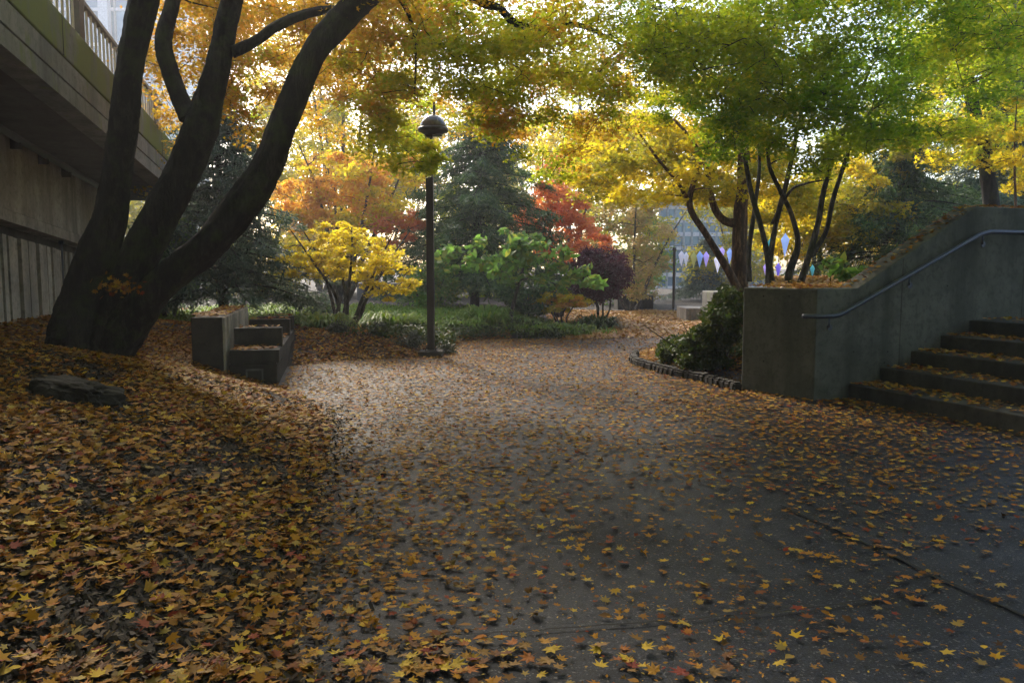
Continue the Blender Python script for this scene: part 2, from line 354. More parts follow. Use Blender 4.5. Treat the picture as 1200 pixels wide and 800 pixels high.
ring_o = [W_(s, 0, -.2) for s, z in prof]; 
front = [W_(0, 0, 0), W_(16, 0, 0)]
# one solid: cross-section columns
cols = [(s, z) for s, z in prof]
v = []; f = []
for s, z in cols: v += [W_(s, 0, -.2), W_(s, 0, z), W_(s, th, z), W_(s, th, -.2)]
for i in range(len(cols)-1):
    for k in range(4): f.append((i*4+k, i*4+(k+1) % 4, i*4+4+(k+1) % 4, i*4+4+k)[::-1])
f += [(0, 1, 2, 3), tuple(4*(len(cols)-1)+k for k in (3, 2, 1, 0))]
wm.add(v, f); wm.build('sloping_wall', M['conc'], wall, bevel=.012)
dl = (B0-A0).normalized(); nl = Vector((-dl.y, dl.x, 0)); nl = nl if nl.dot(STEP_DIR) > 0 else -nl
wm = MB(); q = [A0+Vector((-.0, 0, 0))-WALL_DIR*.004, B0, B0+nl*.32+dl*.0, A0-WALL_DIR*.004+STEP_DIR*.3]
wm.prism([p+Vector((0, 0, -.2)) for p in q], [p+Vector((0, 0, zt-.004)) for p in q]); wm.build('end_wall', M['conc'], wall, bevel=.015)
B1 = B0+nl*.322+dl*.0; wd = Vector((.34, 1, 0)).normalized(); wx = Vector((wd.y, -wd.x, 0))
wm = MB(); q = [B1, B1+wd*6, B1+wd*6+wx*.3, B1+wx*.3]; wm.prism([p+Vector((0, 0, -.2)) for p in q], [p+Vector((0, 0, zt-.01)) for p in q]); wm.build('return_wall', M['conc'], wall, bevel=.015)
tie = MB()
for px, py in ((895, 347), (925, 347), (1000, 412), (1040, 412), (895, 423), (1036, 425), (1110, 335)):
    fr = px < 953
    o_, n_ = (A0, (dl.cross(Vector((0, 0, 1)))).normalized()) if fr else (A0, STEP_DIR)
    d = ray(px, py); k = (o_-Vector((0, 0, CAMZ))).dot(Vector((n_.x, n_.y, 0)))/(d.x*n_.x+d.y*n_.y); p = Vector((0, 0, CAMZ))+d*k
    u = dl if fr else WALL_DIR; nn = Vector((n_.x, n_.y, 0)); nn = nn if nn.y < 0 else -nn
    tie.add([p+nn*.003+(u*math.cos(a)+Vector((0, 0, 1))*math.sin(a))*.011 for a in [k*math.pi/4 for k in range(8)]], [tuple(range(8))])
tie.build('tie_holes', dark, wall)
for sj in (1.15, 3.0, 4.9):
    m_ = MB(); q = [W_(sj, -.002, -.05), W_(sj+.012, -.002, -.05), W_(sj+.012, .002, -.05), W_(sj, .002, -.05)]; hj = float(np.interp(sj, [0, sA, sB, 16], [zt, zt, zB, zB])); m_.prism(q, [p+Vector((0, 0, hj+.03)) for p in q]); m_.build('pour_joint', M['step'], wall)
# planter soil behind the wall
v = []; f = []; ss = np.linspace(-.9, 16, 50); ts = np.concatenate([np.linspace(.28, 3, 12), np.linspace(3.3, 7.5, 10)])
for tt in ts:
    for s in ss:
        zz = zt-.09+np.interp(s, [sA, sB], [0, zB-zt])*(.06+.94*math.exp(-max(0, tt-.28)/.22)); p = W_(s, tt, 0)
        lim = B1.x+.05+.34*(p.y-B1.y)
        q_ = Vector((max(p.x, lim), p.y, 0)); g_ = (q_-A0).dot(nl)
        if g_ < .2: q_ += nl*(.2-g_)
        v.append((q_.x, q_.y, zz+.05*mnoise.noise(p*1.3)))
ns = len(ss); f = [(j*ns+i, j*ns+i+1, (j+1)*ns+i+1, (j+1)*ns+i) for j in range(len(ts)-1) for i in range(ns-1)]
prop(mesh('terrain', v, f, M['soil'], smooth=True), kind='structure', label='raised planting bed behind the stair wall')
# handrail
rail = empty('handrail', W_(0, 0, 1.0), 'blue grey metal handrail bolted along the sloping stair wall', 'handrail')
def WP(px, py, off):      # pixel onto the plane of the wall, moved off it
    n_ = STEP_DIR; o_ = A0-STEP_DIR*off; d = ray(px, py); k = (o_-Vector((0, 0, CAMZ))).dot(n_)/d.dot(n_); return Vector((0, 0, CAMZ))+d*k
rp = [WP(941, 370.5, .09), WP(975, 370.5, .09), WP(985, 368.5, .09), WP(1000, 360, .09)]+[WP(1000+(1148-1000)*k/5, 360+(275-360)*k/5, .09) for k in range(1, 6)]+[WP(1160, 271.5, .09), WP(1200, 272.5, .09), WP(1300, 276, .09)]
rm = MB(); rm.tube(rp, .024, 12); rm.build('rail', M['rail'], rail, True)
for px, py in ((972, 371), (1066, 322), (1152, 274)):
    a = WP(px, py, .09); b_ = WP(px, py+9, 0.0); rm = MB(); rm.tube([a+Vector((0, 0, -.01)), a+Vector((0, 0, -.07)), b_+Vector((0, 0, -.03))], .009, 8)
    c_ = b_+Vector((0, 0, -.03)); rm.prism([c_+(WALL_DIR*math.cos(x)+Vector((0, 0, 1))*math.sin(x))*.035-STEP_DIR*.002 for x in [k*math.pi/5 for k in range(10)]], [c_+(WALL_DIR*math.cos(x)+Vector((0, 0, 1))*math.sin(x))*.035-STEP_DIR*.01 for x in [k*math.pi/5 for k in range(10)]])
    rm.build('bracket', M['rail'], rail)

# ---------------------------------------------------------------- left overpass and wall
OD = Vector((-.23, 1, -.07)); OX = Vector((1, .23, 0)).normalized()
def lineP(px, py, X0):       # point of the vertical plane X = X0-.23Y under a pixel
    d = ray(px, py); k = X0/(d.x+.23*d.y); return Vector((0, 0, CAMZ))+d*k
XW = -3.72; XB = -2.54
def at(p, Y): return p+OD*((Y-p.y)/OD.y)
over = empty('overpass', lineP(0, 52, XB), 'mossy concrete walkway running overhead along the left edge', 'walkway')
# fascia lower edge, mid ledges and top from pixels at px=100
eb = lineP(60, 103, XB); et = lineP(60, 2, XB); hB = at(et, eb.y).z-eb.z
Y0, Y1 = -4, 14.6
def strip(mb, p, out, z0, z1, dep, ya=Y0, yb=Y1):
    a, b_ = at(p, ya), at(p, yb); o1 = OX*out; o2 = OX*(out-dep)
    q = [a+o1, b_+o1, b_+o2, a+o2]; mb.prism([x+Vector((0, 0, z0)) for x in q], [x+Vector((0, 0, z1)) for x in q])
m_ = MB(); strip(m_, eb, 0, hB*.52, hB, .25); m_.build('mossy_parapet', M['conc_moss'], over, bevel=.012)
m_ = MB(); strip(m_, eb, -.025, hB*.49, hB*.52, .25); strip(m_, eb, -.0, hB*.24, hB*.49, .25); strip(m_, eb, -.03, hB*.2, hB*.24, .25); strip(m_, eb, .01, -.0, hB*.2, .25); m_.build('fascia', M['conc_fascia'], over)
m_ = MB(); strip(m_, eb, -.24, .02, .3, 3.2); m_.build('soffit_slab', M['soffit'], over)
for Yj in (3.2, 5.6, 8.0, 10.4, 12.6):
    m_ = MB(); p = at(eb, Yj); m_.prism([p+OX*.003+Vector((0, 0, hB*.525))+OD*k for k in (0, .015)]+[p-OX*.02+Vector((0, 0, hB*.525))+OD*k for k in (.015, 0)], [p+OX*.003+Vector((0, 0, hB-.01))+OD*k for k in (0, .015)]+[p-OX*.02+Vector((0, 0, hB-.01))+OD*k for k in (.015, 0)])
    m_.build('panel_joint', dark, over)
m_ = MB(); p = lineP(0, 158, XW); a, b_ = at(p, Y0)+OX*.12, at(p, 14.4)+OX*.12; m_.tube([a, b_], .045, 10)
for Yk in np.arange(5, 12, .9):
    q = at(p, Yk)+OX*.12; m_.box((q.x-.1, q.y-.02, q.z-.11), (q.x+.02, q.y+.02, q.z+.16))
m_.build('drain_pipe', M['iron'], over, True)
gr = empty('guard_railing', at(et, 9), 'pale vertical bar railing on top of the mossy walkway parapet', 'railing')
paleiron = plain('cream rail paint', (.5, .42, .33), .5); postm = plain('brown rail post', (.12, .09, .08), .6)
zt_ = at(et, 9).z-et.z
for Yk in (5.4, 7.25, 9.1, 11.0, 12.9):
    q = at(et, Yk)-OX*.16; m_ = MB(); m_.box((q.x-.05, q.y-.05, q.z-.02), (q.x+.05, q.y+.05, q.z+.66)); m_.build('post', postm, gr)
m_ = MB()
for Yk in np.arange(4, 13.4, .17):
    q = at(et, Yk)-OX*.16; m_.box((q.x-.011, q.y-.008, q.z+.02), (q.x+.011, q.y+.008, q.z+.56))
m_.build('bars', paleiron, gr)
m_ = MB(); strip(m_, et-OX*.16, .035, .565, .61, .07, 4, 13.4); m_.build('top_rail', postm, gr)
m_ = MB(); strip(m_, et-OX*.16, .02, .0, .018, .04, 4, 13.4); m_.build('bottom_rail', postm, gr)
# wall under it
bw = empty('ribbed_wall', lineP(0, 368, XW), 'pale concrete wall with vertical ribs below the walkway on the left', 'wall')
ztop = lineP(0, 273, XW); zled = lineP(0, 257, XW); zl2 = lineP(0, 242, XW)
def wallstrip(p, out, dz0, dz1, dep, mat, name, bev=0):
    m_ = MB(); strip(m_, p, out, dz0, dz1, dep, Y0, 14.4); return m_.build(name, mat, bw, bevel=bev)
slope2 = (lineP(100, 288, XW).z-lineP(0, 257, XW).z)/(lineP(100, 288, XW).y-lineP(0, 257, XW).y)
wallstrip(zl2, 0, 0, 1.6, .35, M['conc_pale'], 'upper_panel'); wallstrip(zled, .02, 0, (zl2.z-at(zled, zl2.y).z)-.012, .37, M['conc_pale'], 'ledge_band')
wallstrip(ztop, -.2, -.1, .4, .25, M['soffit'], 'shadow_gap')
m_ = MB(); y = -4.0; rr = random.Random(3)
while y < 14.3:
    w = rr.choice((.1, .16, .24, .13)); a = at(ztop, y); b_ = at(ztop, y+w-.025); dz = a.z; o1 = rr.choice((0, -.02, -.035)); 
    q = [a+OX*o1, b_+OX*o1, b_-OX*.18, a-OX*.18]; m_.prism([Vector((p.x, p.y, -.2)) for p in q], [p for p in q]); y += w
m_.build('ribs', M['conc_pale'], bw); 
m_ = MB(); a, b_ = at(ztop, Y0)-OX*.1, at(ztop, 14.4)-OX*.1; q = [a, b_, b_-OX*.1, a-OX*.1]; m_.prism([Vector((p.x, p.y, -.2)) for p in q], [p-Vector((0, 0, .01)) for p in q]); m_.build('backing_panel', dark, bw)
pp = lineP(72, 284, XW+.08); m_ = MB(); m_.tube([pp, Vector((pp.x, pp.y, .6))], .013, 8); m_.tube([pp-OX*.03, pp+OX*.03], .03, 8); m_.build('standpipe', M['rail'], bw)

# ---------------------------------------------------------------- bench
BXp = Vector((BD.y, -BD.x, 0)); bench = empty('concrete_bench', BR-BXp*.3, 'stepped concrete bench with a tall ribbed side block at the edge of the path', 'bench')
def bb(name, u0, u1, t0, t1, z0, z1, mat=M['conc_dark'], bev=.008):
    q = [BR-BXp*u0+BD*t0, BR-BXp*u1+BD*t0, BR-BXp*u1+BD*t1, BR-BXp*u0+BD*t1]; q = q[::-1]
    m_ = MB(); m_.prism([p+Vector((0, 0, z0)) for p in q], [p+Vector((0, 0, z1)) for p in q]); return m_.build(name, mat, bench, bevel=bev)
bb('plinth', 0, .545, 0, 3.5, -.1, .26)
bb('seat', -.03, .53, -.02, .42, .285, .435, M['step'])
bb('seat_rim', .01, .53, -.0, .44, .26, .285, M['step'])
bb('side_beam', -.03, .06, .42, 3.5, .262, .42)
bb('seat', .06, .53, .62, 2.2, .262, .44, M['step']); bb('seat', .06, .53, 2.34, 3.3, .262, .44, M['step'])
bb('divider', -.035, .53, .425, .6, .425, .665); bb('divider', -.035, .53, 2.2, 2.34, .425, .66); bb('divider', -.035, .53, 3.3, 3.44, .425, .64)
u0, u1 = .60, .94
bb('side_block', u0, u1, -.05, 2.6, -.1, .83)
m_ = MB(); y = -.045
while y < 2.5:
    w = random.choice((.03, .045, .06)); q = [BR-BXp*(u0-.028)+BD*y, BR-BXp*(u0-.002)+BD*y, BR-BXp*(u0-.002)+BD*(y+w), BR-BXp*(u0-.028)+BD*(y+w)]; m_.prism([p+Vector((0, 0, .0)) for p in q[::-1]], [p+Vector((0, 0, .826)) for p in q[::-1]]); y += w+random.choice((.025, .05))
m_.build('ribs', M['conc_pale'], bench)
m_ = MB()
def fr_(u0, u1, z0, z1): 
    q = [BR-BXp*u0-BD*.008, BR-BXp*u1-BD*.008, BR-BXp*u1-BD*.001, BR-BXp*u0-BD*.001][::-1]; m_.prism([p+Vector((0, 0, z0)) for p in q], [p+Vector((0, 0, z1)) for p in q])
fr_(.16, .36, .19, .21); fr_(.16, .18, .02, .19); fr_(.34, .36, .02, .19); fr_(.18, .34, .02, .04); m_.build('cover_frame', M['conc_fascia'], bench)

# ---------------------------------------------------------------- lamp
def lathe(mb, c, prof, seg=28):
    v = [Vector((c[0]+r*math.cos(2*math.pi*k/seg), c[1]+r*math.sin(2*math.pi*k/seg), c[2]+z)) for r, z in prof for k in range(seg)]
    f = [(i*seg+k, i*seg+(k+1) % seg, (i+1)*seg+(k+1) % seg, (i+1)*seg+k) for i in range(len(prof)-1) for k in range(seg)]
    f += [tuple(range(seg))[::-1], tuple(range((len(prof)-1)*seg, len(prof)*seg))]; mb.add(v, f)
LB = G(505, 418); LB.z = 0; lt = P(511, 131, LB.y).z; lr = .15
lamp = empty('street_lamp', LB, 'dark square post lamp with a mushroom head poking into the maple leaves', 'street lamp')
m_ = MB(); m_.box((LB.x-.19, LB.y-.12, -.02), (LB.x+.19, LB.y+.26, .095)); m_.build('base', M['conc_dark'], lamp, bevel=.01)
zs = P(511, 158, LB.y).z
m_ = MB(); m_.box((LB.x-.057, LB.y+.0, .095), (LB.x+.057, LB.y+.114, zs)); m_.build('pole', M['iron'], lamp, bevel=.006)
m_ = MB(); m_.box((LB.x-.1, LB.y-.04, .0952), (LB.x+.1, LB.y+.155, .11)); 
for sx in (-.08, .08):
    for sy in (-.02, .13): m_.tube([(LB.x+sx, LB.y+sy, .11), (LB.x+sx, LB.y+sy, .135)], .011, 6)
m_.build('base_plate', M['iron'], lamp)
lc = (LB.x+.06, LB.y+.057, 0)
m_ = MB(); lathe(m_, (lc[0], lc[1], zs), [(.06, 0), (.13, .01), (.2, .05), (.235, .06), (.24, .1), (.225, .115)]); m_.build('lamp_rim', M['iron'], lamp, True)
m_ = MB(); lathe(m_, (lc[0], lc[1], zs), [(.222, .115), (.2, .15), (.205, .165), (.17, .215), (.165, .225), (.12, .275), (.07, .3), (.03, .31)]); m_.build('lamp_shade', M['glass_lamp'], lamp, True)
m_ = MB(); lathe(m_, (lc[0]+.02, lc[1], zs), [(.02, .32), (.022, .4), (.018, .5), (.005, .51)], 10); m_.build('finial', M['iron'], lamp)
m_ = MB(); lathe(m_, (lc[0], lc[1], zs), [(.05, -.012), (.15, -.004), (.12, .012)]); m_.build('lens', M['glass_lamp'], lamp, True)
q = P(789, 366, 26); zt2 = P(789, 294, 26).z; lp2 = empty('lamp_post', (q.x, q.y, 0), 'slim black post far off in front of the glass building', 'post')
m_ = MB(); m_.tube([(q.x, q.y, 0), (q.x, q.y, zt2)], .045, 10); m_.build('pole', M['iron'], lp2)
m_ = MB(); lathe(m_, (q.x, q.y, zt2), [(.05, 0), (.07, .02), (.06, .1), (.02, .12)], 12); m_.build('cap', M['iron'], lp2)
m_ = MB(); lathe(m_, (q.x, q.y, 0), [(.12, -.02), (.12, .05), (.07, .08)], 12); m_.build('base', M['iron'], lp2)

# ---------------------------------------------------------------- rock
c0 = G(90, 476, .42); bm = bmesh.new(); bmesh.ops.create_icosphere(bm, subdivisions=5, radius=1)
hz = float(H(c0.x, c0.y))
for v_ in bm.verts:
    p = v_.co.copy(); n_ = mnoise.fractal(p*1.7+Vector((3, 1, 7)), 1., 2.2, 6); q = p*(1+.32*n_+.1*mnoise.noise(p*5)); 
    if q.z > .35: q.z = .35+(q.z-.35)*.3
    v_.co = Vector((q.x*.33, q.y*.22, q.z*.27+.0-.05*p.x))
rk = bpy.data.meshes.new('boulder'); bm.to_mesh(rk); bm.free(); ro = link('boulder', rk, M['rock']); ro.location = (c0.x, c0.y, hz+.0); ro.rotation_euler = (0, 0, R(-12))
prop(ro, 'low jagged dark rock half buried in the fallen leaves below the leaning tree', 'rock')

# ---------------------------------------------------------------- tree tools
def twig(mb, a, b_, r0, r1, bend=.15, seg=6):
    d = b_-a; l = d.length; mid = a+d*.5+Vector((random.gauss(0, bend), random.gauss(0, bend), random.gauss(0, bend)*.6+.06))*l
    q1 = a+(mid-a)*.5+Vector((random.gauss(0, .04), random.gauss(0, .04), .03))*l
    pts, rad = spline([a, q1, mid, b_], [r0, r0*.75+r1*.25, (r0+r1)/2, r1], 4); mb.tube(pts, rad, seg, .15)
    return pts
def tree(name, label, cat, limbs, clumps, barkm, leafms, size=.06, tpl=T5, group=None, flat=.5, tilt=.6, base=None, twr=.014, sub=2, seg=12, trunk_name='trunk', crown_name='crown', src_from=.45):
    """limbs: list of (pts, radii). clumps: list of (center, radius, n, matindex)"""
    b0 = base or limbs[0][0][0]; e = empty(name, b0, label, cat, group); mb = MB(); src = []
    for pts, rad in limbs:
        p_, r_ = spline(pts, rad, 6)
        if seg >= 18: pf, rf = spline(pts, rad, 26); mb.tube(pf, rf, 44, .3, True)
        else: mb.tube(p_, r_, seg, .22)
        src += list(zip(p_, r_))[int(len(p_)*src_from):]
    sp = np.array([list(p) for p, r in src]); sr = [r for p, r in src]; parts = []; sv = [p for p, r in src]
    clumps = sorted(clumps, key=lambda q: float(np.min(np.linalg.norm(sp-np.array(Vector(q[0])), axis=1))))
    for c, r, n, mi, *sz_ in clumps:
        c = Vector(c); dist = np.linalg.norm(sp-np.array(c), axis=1)+.6*np.maximum(0, sp[:, 2]-c.z); k = int(np.argmin(dist))
        if dist[k] < 6 and (len(sz_) == 0 or random.random() < .3):
            r0_ = min(sr[k]*.7, twr*(1+dist[k]*.35)); pt = twig(mb, sv[k], c, r0_, .005, .14, 5); new = pt[3:]
            sp = np.vstack([sp, np.array([list(q) for q in new])]); sv += new; sr += [max(.006, r0_*(1-i_/len(new))) for i_ in range(len(new))]
            for _ in range(sub):
                twig(mb, pt[random.randint(len(pt)//2, len(pt)-1)], c+Vector((random.gauss(0, .6), random.gauss(0, .6), random.gauss(0, .25)))*r, .007, .003, .1, 4)
        parts.append(clump(c, r, n, sz_[0] if sz_ else size, tpl, mi, flat, tilt))
    mb.build(trunk_name, barkm, e, True); leaves(crown_name, parts, leafms, e); return e
def fill(regions, dens=2.3, rs=.72, nn=.48):
    """regions: (px,py,rx,ry,Ya,Yb,count,r,n,mi) -> clumps in the ellipsoid seen there, at its own depth"""
    out = []
    for px, py, rx, ry, Ya, Yb, cnt, r, n, mi in regions:
        for _ in range(int(cnt*dens)):
            a = random.uniform(0, 2*math.pi); q = math.sqrt(random.random()); Y = random.uniform(Ya, Yb); qx, qy = px+rx*q*math.cos(a), py+ry*q*math.sin(a)
            if abs(qx-511) < 24+r*F/Y*.7 and abs(qy-143) < 14+r*F/Y*.5 and Y < 12.9: Y = random.uniform(13.2, 15)
            out.append((P(qx, qy, Y), rs*r*random.uniform(.7, 1.3), int(nn*n*random.uniform(.6, 1.3)), mi if not isinstance(mi, tuple) else random.choice(mi)))
    return out
def rnd_crown(c, rx, ry, rz, cnt, r, n, mis=(0,)):
    out = []
    for _ in range(cnt):
        d = Vector((random.gauss(0, 1), random.gauss(0, 1), random.gauss(0, 1))).normalized()*random.uniform(.35, 1)**.6
        out.append((Vector((c[0]+d.x*rx, c[1]+d.y*ry, c[2]+d.z*rz)), r*random.uniform(.6, 1.4), int(n*random.uniform(.6, 1.3)), random.choice(mis)))
    return out

# ---------------------------------------------------------------- great maple on the left
Y = 8.3
def PL(lst): return [P(a, b_, y) for a, b_, y in lst]
l1 = (PL([(88, 415, 8.1), (97, 345, 8.1), (130, 250, 8.0), (143, 160, 7.9), (152, 80, 7.8), (170, -10, 7.7), (195, -120, 7.5), (180, -240, 7.2)]), [.27, .19, .145, .125, .12, .125, .1, .06])
l2 = (PL([(108, 418, 8.2), (148, 330, 8.3), (190, 250, 8.35), (228, 165, 8.4), (250, 100, 8.4), (266, 30, 8.4), (285, -50, 8.2), (330, -180, 7.8), (400, -300, 7)]), [.27, .2, .175, .165, .13, .105, .1, .08, .05])
l2b = (PL([(222, 140, 8.4), (203, 95, 8.5), (191, 50, 8.5), (201, 5, 8.6), (215, -60, 8.8), (190, -140, 9.3)]), [.09, .085, .08, .075, .06, .04])
l3 = (PL([(122, 415, 8.2), (182, 342, 8.2), (250, 280, 8.2), (307, 205, 8.3), (335, 135, 8.4), (362, 72, 8.5), (405, 18, 8.6), (455, -25, 8.7), (540, -90, 8.6), (640, -150, 8.2)]), [.23, .17, .155, .15, .135, .135, .13, .12, .09, .05])
l4 = (PL([(272, 62, 8.4), (300, 48, 8.5), (328, 29, 8.6), (372, 14, 8.8), (430, 8, 9.2)]), [.07, .055, .05, .045, .02])
l5 = (PL([(455, -25, 8.7), (510, -30, 9.0), (562, 2, 9.2), (585, 10, 9.3), (603, 27, 9.4), (632, 34, 9.5), (680, 30, 9.7), (740, 60, 10)]), [.1, .07, .045, .04, .04, .035, .03, .012])
l6 = (PL([(455, -25, 8.7), (480, 20, 9.2), (487, 60, 9.4), (486, 110, 9.5)]), [.05, .022, .014, .008])
cl = fill(dens=2.3, rs=.82, nn=.34, regions=[  # visible canopy
    (225, 60, 60, 70, 9.5, 12, 16, .42, 620, 0), (290, 30, 70, 50, 10, 13, 16, .42, 620, 0), (180, 165, 30, 60, 12, 14, 6, .4, 620, 0),
    (300, 110, 38, 50, 10, 12, 8, .36, 560, (0, 1)), (400, 60, 60, 45, 10, 13, 10, .38, 480, 0), (430, 20, 90, 30, 8.5, 12, 14, .4, 560, 0),
    (470, 120, 45, 45, 9, 11, 12, .34, 560, (0, 1)), (455, 165, 35, 30, 9, 10.5, 8, .3, 520, 1), (503, 185, 18, 16, 9.5, 10.5, 4, .2, 420, 1), (560, 130, 60, 35, 9, 11, 12, .36, 560, (1, 0)),
    (560, 60, 80, 50, 8.5, 11, 22, .42, 560, 1), (560, -30, 200, 40, 8, 12, 26, .45, 560, (0, 1, 1)), (300, -20, 140, 40, 9, 13, 22, .45, 560, 0), (380, 110, 40, 60, 12, 15, 9, .4, 480, 0), (500, 30, 60, 50, 9, 12, 16, .4, 560, (0, 1)), (420, 90, 40, 40, 10, 13, 9, .36, 480, (0, 1)), (650, 190, 40, 20, 10, 12, 5, .28, 420, (0, 1)), (660, 60, 80, 50, 8.5, 12, 22, .42, 560, (1, 1, 1, 0)), (700, 125, 60, 35, 9.5, 12, 12, .36, 500, (1, 1, 0)), (620, 120, 50, 40, 10, 12, 8, .34, 480, (0, 1))])
ov = []    # unseen crown clumps above the frame and over the viewer, added for shade
for _ in range(380):
    c = Vector((random.uniform(-8, 9), random.uniform(-9, 7.5), random.uniform(4.4, 7.)))
    if c.z > 1.4+.34*c.y+.9: ov.append((c, random.uniform(.7, 1.1), 280, 1, .15))
for _ in range(80):
    c = Vector((random.uniform(-12, 5), random.uniform(7, 17.5), random.uniform(5, 8.6)))
    if c.z > 1.4+.345*c.y+.7: ov.append((c, random.uniform(.7, 1.1), 200, 1, .15))
for _ in range(70):
    c = Vector((random.uniform(-7, 4), random.uniform(6, 11), random.uniform(4.6, 6.5)))
    if c.z > 1.4+.34*c.y+.3: ov.append((c, random.uniform(.5, .8), 240, random.choice((0, 1))))
maple = tree('maple_tree', 'great dark maple leaning right with several thick trunks rising from the leafy slope', 'tree', [l1, l2, l2b, l3, l4, l5, l6], cl+ov, M['bark'], [M['maple_gold'], M['maple_green']], .066, T5, sub=0, twr=.011, base=Vector((-4.3, 8.2, .6)), src_from=.55, seg=18)

# ---------------------------------------------------------------- right multi stem maple behind the wall
st = []
for pts, rad in [
    ([(905, 360, 11.5), (903, 320, 11.5), (893, 270, 11.5), (880, 225, 11.5), (872, 180, 11.5), (860, 120, 11.5)], [.09, .07, .055, .05, .04, .02]),
    ([(900, 355, 11.6), (902, 310, 11.6), (910, 260, 11.6), (925, 200, 11.5), (935, 150, 11.4), (950, 90, 11)], [.08, .065, .055, .05, .035, .02]),
    ([(922, 355, 11.4), (925, 320, 11.4), (935, 285, 11.4), (927, 250, 11.4), (915, 225, 11.4), (900, 185, 11.4), (905, 120, 11.3)], [.08, .08, .06, .05, .045, .035, .02]),
    ([(932, 350, 11), (945, 310, 11), (958, 265, 11), (966, 220, 11), (982, 170, 11), (1000, 130, 10.8), (1020, 80, 10.5)], [.08, .065, .055, .05, .04, .035, .02]),
    ([(950, 300, 11), (968, 272, 11), (976, 235, 11), (990, 190, 11), (1005, 150, 11), (1040, 110, 10.8)], [.055, .045, .045, .04, .03, .02]),
    ([(878, 330, 12), (878, 290, 12), (885, 240, 12), (890, 190, 12), (885, 130, 12)], [.06, .05, .045, .035, .02]),
    ([(905, 262, 11.6), (925, 225, 11.6), (945, 215, 11.4), (975, 210, 11.2)], [.035, .03, .022, .012])]:
    st.append((PL(pts), [q*.7 for q in rad]))
cl = fill(dens=2.3, rs=.82, nn=.34, regions=[(830, 60, 80, 60, 8, 12, 30, .42, 700, (0, 0, 1)), (920, 70, 90, 70, 8, 12, 36, .42, 700, 0), (1010, 90, 80, 65, 8, 11.5, 26, .42, 660, 0), (870, 150, 60, 25, 9.5, 12, 12, .34, 600, (0, 1)), (1060, 120, 50, 50, 9, 12, 10, .36, 500, (0, 1)),
           (1110, 30, 90, 40, 8, 12, 16, .42, 600, (0, 1)), (770, 30, 50, 35, 9, 12, 12, .36, 560, (0, 1)), (950, -30, 260, 40, 7.5, 12, 50, .45, 560, (0, 0, 1)), (960, 165, 70, 25, 9.5, 12, 12, .3, 480, 0), (1170, 20, 60, 60, 8, 12, 12, .4, 500, (0, 1)), (790, 120, 40, 25, 10, 12, 6, .3, 420, (0, 1)), (1150, 80, 50, 40, 9, 13, 9, .36, 500, (0, 1)), (1090, 150, 60, 20, 9.5, 12, 8, .28, 460, (0, 1)), (960, 190, 40, 14, 10, 12, 4, .24, 400, 0), (830, 175, 30, 16, 10, 12, 4, .24, 400, 0)])
for _ in range(40):
    c = Vector((random.uniform(2, 11), random.uniform(3, 12), random.uniform(5, 8)))
    if c.z > 1.4+.34*c.y+.5: cl.append((c, random.uniform(.6, 1.), 280, 0))
tree('maple_tree', 'slender many stemmed maple with dark green crown rising behind the concrete stair wall', 'tree', st, cl, M['bark_grey'], [M['maple_dark'], M['maple_green']], .062, T5, sub=1, twr=.011, base=P(915, 355, 11.4), src_from=.6)
# brown trunk tree with yellow crown
bt = [(PL([(868, 345, 13.4), (852, 315, 13.3), (828, 275, 13.2), (808, 240, 13.2), (820, 195, 13.2), (838, 150, 13.2)]), [.085, .065, .055, .05, .04, .02]), (PL([(808, 240, 13.2), (795, 215, 13.2), (770, 185, 13.2), (745, 150, 13.2)]), [.035, .03, .022, .012]),
      (PL([(868, 415, 13.5), (868, 360, 13.5), (866, 300, 13.5), (868, 250, 13.5), (872, 200, 13.6), (870, 120, 13.8), (880, 40, 14)]), [.17, .145, .125, .11, .1, .08, .05]),
      (PL([(866, 262, 13.5), (848, 258, 13.5), (836, 240, 13.5), (830, 205, 13.6), (815, 170, 13.8), (790, 140, 14)]), [.08, .07, .055, .045, .03, .02])]
cl = fill([(760, 190, 90, 50, 13, 17, 26, .5, 520, (0, 0, 1)), (840, 190, 80, 45, 13, 17, 22, .5, 520, (0, 0, 1)), (920, 215, 60, 50, 14, 17, 14, .5, 420, (0, 1)), (700, 170, 40, 30, 14, 17, 6, .45, 420, 0), (830, 100, 120, 60, 14, 17, 16, .6, 480, 0)])
tree('maple_tree', 'red brown trunk with a glowing yellow crown standing left of the stair wall', 'tree', bt, cl, M['bark_brown'], [M['yellow'], M['yellow_green']], .1, T5, src_from=.4)

